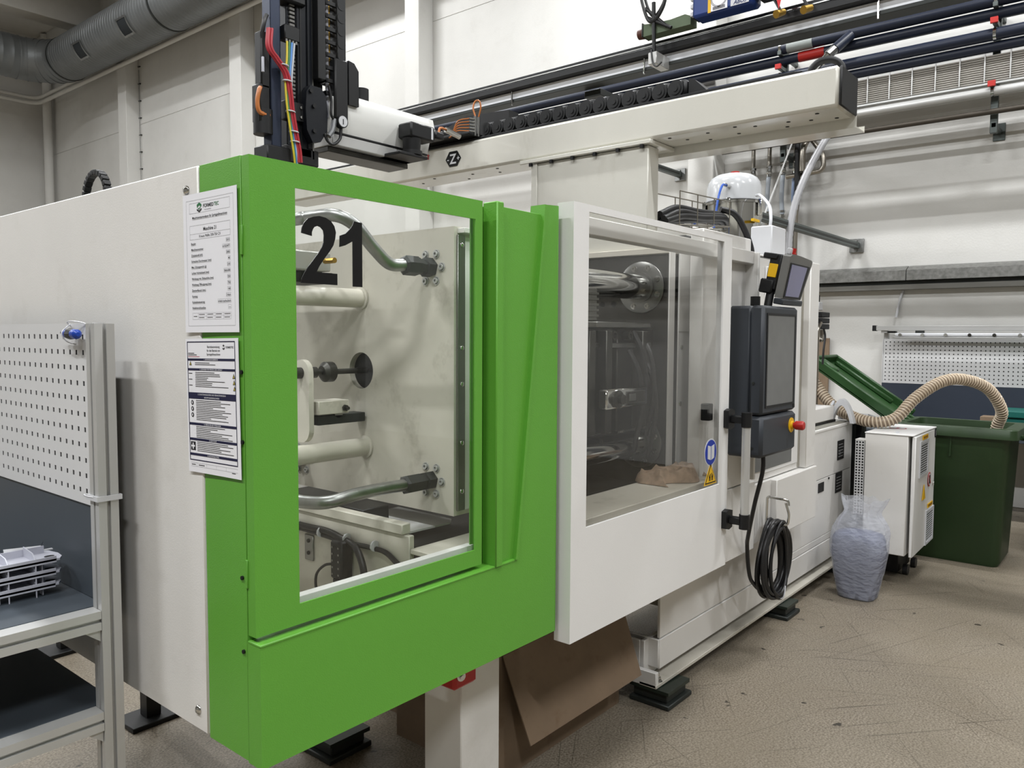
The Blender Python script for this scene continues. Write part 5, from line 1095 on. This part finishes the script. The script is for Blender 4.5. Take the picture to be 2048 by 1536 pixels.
for a_, b_, tx in bands:
    Nv.bar(f0, a_, f1, b_, .0004); Wt.text(tx, (f0 + f1) / 2, (a_ + b_) / 2 + .0016 - (.003 if b_ - a_ > .01 else 0), .0046, 'c', maxw=.17, d=.0008)
Wt.text('BEI SPRITZGIESSMASCHINEN', (f0 + f1) / 2, .1295, .0046, 'c', d=.0008)
rr = random.Random(3)
for a_, n_, u0, u1 in ((.052, 2, .036, .15), (.073, 9, .036, .165), (.1345, 12, .036, .185), (.192, 7, .034, .188), (.226, 6, .036, .185)):
    for k in range(n_): K.bar(u0, a_ + k * .0038, u0 + (u1 - u0) * (.35 + .65 * rr.random()), a_ + k * .0038 + .0013)
for k in range(3): K.bar(.010, .075 + k * .013, .024, .0765 + k * .013)
for u, v, s_ in ((.018, .054, .004), (.186, .080, .0045), (.187, .093, .0045), (.188, .1055, .0045)): K.poly([(u - s_ * 1.2, v + s_), (u + s_ * 1.2, v + s_), (u, v - s_ * 1.4)], .0004); Yl.poly([(u - s_ * .75, v + s_ * .7), (u + s_ * .75, v + s_ * .7), (u, v - s_ * .8)], .0007); K.bar(u - .0004, v - .001, u + .0004, v + .002, .0009)
for k in range(3): K.poly([(.0215 + .005 * math.cos(a), .140 + k * .0135 + .0052 * math.sin(a)) for a in [-2 * PI * i / 20 for i in range(20)]]); Wt.poly([(.0215 + .0016 * math.cos(a), .140 + k * .0135 + .003 * math.sin(a)) for a in [-2 * PI * i / 12 for i in range(12)]], .0008)
K.bar(.011, .2265, .030, .2455); Wt.bar(.0185, .229, .0225, .243, .0008); Wt.bar(.0135, .234, .0275, .238, .0008)
for u in (.034, .072, .110, .148): K.bar(u, .273, u + .0003, .281)
K.bar(.010, .273, f1, .2733); K.bar(.010, .281, f1, .2813); K.bar(.012, .2765, .028, .278); K.bar(.04, .2765, .064, .278); K.bar(.17, .2825, .184, .284)
K.done('print', ink_m, t)['kind'] = 'stuff'; Nv.done('band_print', navyink_m, t); Wt.done('white_print', paper_m, t)['kind'] = 'stuff'; Yl.done('warning_print', mat('ink_yellow', '#b9a948', .6), t); Rd.done('red_print', mat('ink_red', '#b34050', .6), t)

# ------------------------------------------------------------------ workbench at the left
def profile(name, axis, a, b_, u0, v0, s, slots, parent, m_=None):
    """square slotted aluminium profile: cross-section origin (u0,v0), size s, slots = sides with a groove"""
    g, dp = .0085, .009; h_ = s / 2; pts = []
    def side(pa, pb, slot, inn):
        pa, pb, inn = V(pa), V(pb), V(inn); out = [pa]
        if slot:
            mid = (pa + pb) / 2; d = (pb - pa).normalized(); out += [mid - d * g / 2, mid - d * g / 2 + inn * dp, mid + d * g / 2 + inn * dp, mid + d * g / 2]
        return out
    c = [(u0, v0), (u0 + s, v0), (u0 + s, v0 + s), (u0, v0 + s)]
    pts = side(c[0], c[1], 'b' in slots, (0, 1)) + side(c[1], c[2], 'r' in slots, (-1, 0)) + side(c[2], c[3], 't' in slots, (0, -1)) + side(c[3], c[0], 'l' in slots, (1, 0))
    return MB().prism([(p[0], p[1]) for p in pts], axis, a, b_).build(name, m_ or alu_m, parent, smooth=False)
t = thing('workbench', (-.4, 1.2, 0), 'aluminium profile workbench with pegboard and dark shelves at the left edge', 'workbench')
profile('post', 'z', 0, 1.622, -.103, .455, .046, 'blrt', t); profile('post', 'z', 0, 1.622, -.103, 1.95, .046, 'blrt', t)
for z1 in (.944, .699):
    profile('side_rail', 'x', -.75, -.104, .455, z1 - .046, .046, 'lrb', t)
    profile('back_rail', 'y', .502, 1.949, -.103, z1 - .07, .046, 'lrb', t)
    for y in (.52,): MB().prism([(-.104, z1 - .047), (-.14, z1 - .047), (-.104, z1 - .075)], 'y', .462, .494).build('corner_bracket', alu_m, t)
B('worktop', dkpanel_m, t, -.75, -.076, .502, 1.949, .928, .9455, .001); B('lower_shelf', dkpanel_m, t, -.75, -.06, .502, 1.949, .682, .700, .001)
B('back_panel', dkpanel_m, t, -.080, -.072, .502, 1.949, .946, 1.178, .001)
MB().perf(.504, 1.949, 1.180, 1.623, .0377, .0377, .0105, .0120, lambda u, v, w: (-.084 + w, u, v), .0015).build('pegboard', peg_m, t, smooth=False)
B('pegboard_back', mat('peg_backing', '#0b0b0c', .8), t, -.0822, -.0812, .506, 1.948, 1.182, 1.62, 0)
MB().frame(-.086, -.060, 1.1790, 1.625, -.0855, -.0605, 1.1795, 1.6245, 'y', .5015, .5035).build('pegboard_edge', peg_m, t, smooth=False)
B('pegboard_flange', peg_m, t, -.084, -.062, .5012, .504, 1.18, 1.624, 0)
MB().frame(-.109, -.051, .449, .512, -.1035, -.0565, .4545, .506, 'z', 1.205, 1.217).build('zip_tie', wplast_m, t)
T('zip_tail', wplast_m, t, [(-.104, .53, 1.212), (-.107, .51, 1.212), (-.107, .47, 1.214)], .003, 6)
# screwdriver
t = thing('screwdriver', (-.105, .59, 1.58), 'blue and black screwdriver hung on the pegboard with white string', 'screwdriver')
sd = MB().lathe((-.105, .605, 1.598), (0, -1, -.02), [(0, .006), (.003, .011), (.018, .013), (.03, .0105), (.045, .012), (.06, .0115), (.067, .005)], 14).build('handle', mat('screwdriver_blue', '#1b3f9c', .35), t)
MB().lathe((-.105, .598, 1.598), (0, -1, -.02), [(.008, .0122), (.012, .0140), (.034, .0125), (.040, .0115)], 8).build('grip', black_m, t)
MB().lathe((-.105, .640, 1.601), (0, -1, -.08), [(0, .001), (.004, .0032), (.036, .0032)], 8).build('blade', steel_m, t)
T('string', wplast_m, t, [(-.085, .632, 1.617), (-.10, .612, 1.626), (-.10, .585, 1.628), (-.09, .555, 1.625), (-.085, .54, 1.621)], .0016, 5); T('string', wplast_m, t, [(-.09, .62, 1.622), (-.112, .615, 1.60), (-.104, .61, 1.58), (-.09, .59, 1.572)], .0016, 5)
# three grey sorting trays
def tray(z, lab, i):
    t = thing('sorting_tray', (-.26, .72, z), lab, 'tray', 'stack of grey trays on the worktop')
    y0, y1 = .665, .775; xr, xl = -.105 + .002 * i, -.47
    o = [(xr - .012, y0), (xr, y0 + .02), (xr + .004, (y0 + y1) / 2), (xr - .004, y1 - .015), (xr - .02, y1), (xl, y1), (xl, y0)]
    MB().prism(o, 'z', z + .022, z + .027).build('base', greyp_m, t); MB().prism([(xr - .02, y0), (xl, y0), (xl, y0 + .003), (xr - .02, y0 + .003)], 'z', z + .018, z + .034).build('front_lip', greyp_m, t)
    MB().prism([(xr - .02, y1 - .03), (xl, y1 - .03), (xl, y1 - .027), (xr - .02, y1 - .027)], 'z', z + .027, z + .045).build('mid_wall', greyp_m, t)
    for x in (-.168, -.228, -.29, -.35, -.41):
        MB().prism([(y0 + .001, z + .0), (y0 + .001, z + .030), (y0 + .02, z + .046), (y1 - .03, z + .052), (y1 - .03, z + .027), (y0 + .006, z + .022)], 'x', x - .0013, x + .0013).build('divider', greyp_m, t)
    for x in (-.15, -.245, -.33, -.42): MB().box(x - .0015, x + .0015, y0 + .01, y0 + .03, z, z + .0225, .001).build('foot', greyp_m, t); MB().box(x + .012, x + .015, y0 + .05, y0 + .07, z, z + .0225, .001).build('foot', greyp_m, t)
    MB().prism([(-.125 + .012 * math.cos(a), .70 + .009 * math.sin(a)) for a in [2 * PI * k / 16 for k in range(16)]], 'z', z + .0271, z + .0275).build('slot_opening', hole_m, t)
for i, z in enumerate((.946, .977, 1.008)): tray(z, ['bottom grey plastic sorting tray of the stack on the worktop', 'middle grey plastic sorting tray of the stack on the worktop', 'top grey plastic sorting tray of the stack on the worktop'][i], i)
t = thing('label_strip', (-.14, .78, 1.03), 'curled white label strip lying on the top grey sorting tray', 'label')
MB().add([(-.20, .776, 1.038), (-.118, .776, 1.046), (-.108, .778, 1.062), (-.112, .786, 1.045), (-.20, .786, 1.052), (-.20, .777, 1.0315), (-.118, .777, 1.0395), (-.108, .779, 1.0615), (-.112, .787, 1.0445), (-.20, .787, 1.0515)], [(0, 1, 3, 4), (1, 2, 3), (9, 8, 6, 5), (8, 7, 6)]).build('strip', wplast_m, t)
MB().box(-.125, -.092, .765, .776, 1.034, 1.0365).build('strip_end', wplast_m, t)
C('label_mark', ink_m, t, (-.178, .7765, 1.0405), (-.178, .7755, 1.0405), .005, n=12)
# energy chain loop over the guard
t = thing('energy_chain_loop', (.3, 1.37, 1.95), 'small black energy chain loop with a white bracket behind the guard top', 'energy chain')
l0 = None
for k in range(14):
    a = PI * k / 13; p = V((.3, 1.375 + .085 * math.cos(a), 2.06 + .085 * math.sin(a)))
    q = MB(); q.M = Matrix.Translation(p) @ Matrix.Rotation(a, 4, 'X'); q.box(-.012, .012, -.009, .009, -.0095, .0095, .002); q.build('chain_link', black_m, t)
for y in (1.46, 1.29):
    for k in range(5): B('chain_link', black_m, t, .288, .312, y - .009, y + .009, 1.95 + k * .0215, 1.969 + k * .0215, .002)
B('bracket', wplast_m, t, .28, .32, 1.315, 1.355, 1.95, 2.065, .003); B('holder', dgrey_m, t, .285, .33, 1.36, 1.43, 1.95, 2.04, .003)

# ------------------------------------------------------------------ far workbench on the right
t = thing('far_workbench', (7.4, -.4, 0), 'distant workbench with white pegboard and dark panel against the right wall', 'workbench')
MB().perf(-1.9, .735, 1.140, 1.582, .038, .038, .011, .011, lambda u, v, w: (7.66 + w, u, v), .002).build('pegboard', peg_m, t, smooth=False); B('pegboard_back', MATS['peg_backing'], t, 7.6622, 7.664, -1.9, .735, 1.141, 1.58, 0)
B('pegboard_edge', peg_m, t, 7.655, 7.672, .736, .742, 1.14, 1.582, 0)
B('dark_panel', mat('navy_panel', '#2b323e', .5), t, 7.66, 7.67, -1.9, .74, .74, 1.138, .001)
B('worktop', dkpanel_m, t, 7.0, 7.70, -1.9, .74, .70, .735, .003)
for y in (.70, -1.9): 
    for x in (7.02, 7.70): B('post', alu_m, t, x, x + .045, y, y + .045, 0, 1.66 if x > 7.5 else .70, .002)
B('top_rail', alu_m, t, 7.58, 7.64, -1.9, .79, 1.665, 1.712, .003); B('rail_end', black_m, t, 7.575, 7.645, .791, .825, 1.66, 1.717, .003); B('rail_arm', alu_m, t, 7.6, 7.70, .69, .745, 1.64, 1.664, .002)
B('rail_bracket', dgrey_m, t, 7.64, 7.70, .62, .70, 1.642, 1.66, .002)
t = thing('strip_light', (7.55, -.5, 1.60), 'switched-off strip lamp hanging under the rail of the far workbench', 'lamp')
B('tube_cover', wplast_m, t, 7.52, 7.575, -1.8, .60, 1.605, 1.64, .01); B('reflector', alu_m, t, 7.515, 7.58, -1.8, .615, 1.595, 1.604, .002)
for k in range(8): C('lamp_clip', chrome_m, t, (7.512, .55 - k * .2, 1.622), (7.519, .55 - k * .2, 1.622), .016, n=12)
B('hanger', dgrey_m, t, 7.54, 7.56, .34, .42, 1.64, 1.664, .002)
t = thing('teal_crate', (7.3, -.75, .736), 'teal stacking crate with a lip on the far workbench', 'crate')
B('crate_body', teal_m, t, 7.12, 7.5, -1.1, -.385, .736, .90, .01); B('crate_lip', teal_m, t, 7.10, 7.52, -1.12, -.365, .905, .965, .008); B('crate_gap', black_m, t, 7.115, 7.505, -1.105, -.38, .9, .905, 0)
tag(B('carton', card_m, None, 7.15, 7.3, -.34, -.22, .736, .90, .003), 'small brown carton beside the teal crate on the far workbench', 'box')
tag(B('cardboard_sheet', card_m, None, 7.74, 7.775, 1.30, 1.95, 0, 1.585, .003), 'tall brown cardboard sheet leaning on the wall behind the bin lid', 'cardboard')
# trolley at the right edge
t = thing('dark_trolley', (6.3, -1.1, 0), 'dark grey wheeled trolley at the right edge behind the green bin', 'trolley')
B('container', mat('trolley_dark', '#3c3a36', .5, var=.1), t, 6.0, 6.7, -1.6, -.745, .21, .86, .01); B('frame', mat('trolley_frame', '#55544f', .5), t, 5.98, 6.72, -1.62, -.725, .17, .205, .005); B('rim', MATS['trolley_frame'], t, 5.98, 6.72, -1.62, -.73, .862, .89, .005)
for x in (6.06, 6.62):
    w0 = MB().lathe((x, -.83, .075), (0, 1, 0), [(0, .06), (0, .072), (.01, .075), (.03, .075), (.04, .072), (.04, .06)], 24).build('caster_wheel', mat('caster_grey', '#4b4b4e', .5), t); B('caster_fork', dgrey_m, t, x - .03, x + .03, -.845, -.835, .07, .168, .002)
B('latch', dgrey_m, t, 5.985, 5.999, -.79, -.765, .70, .85, .002)
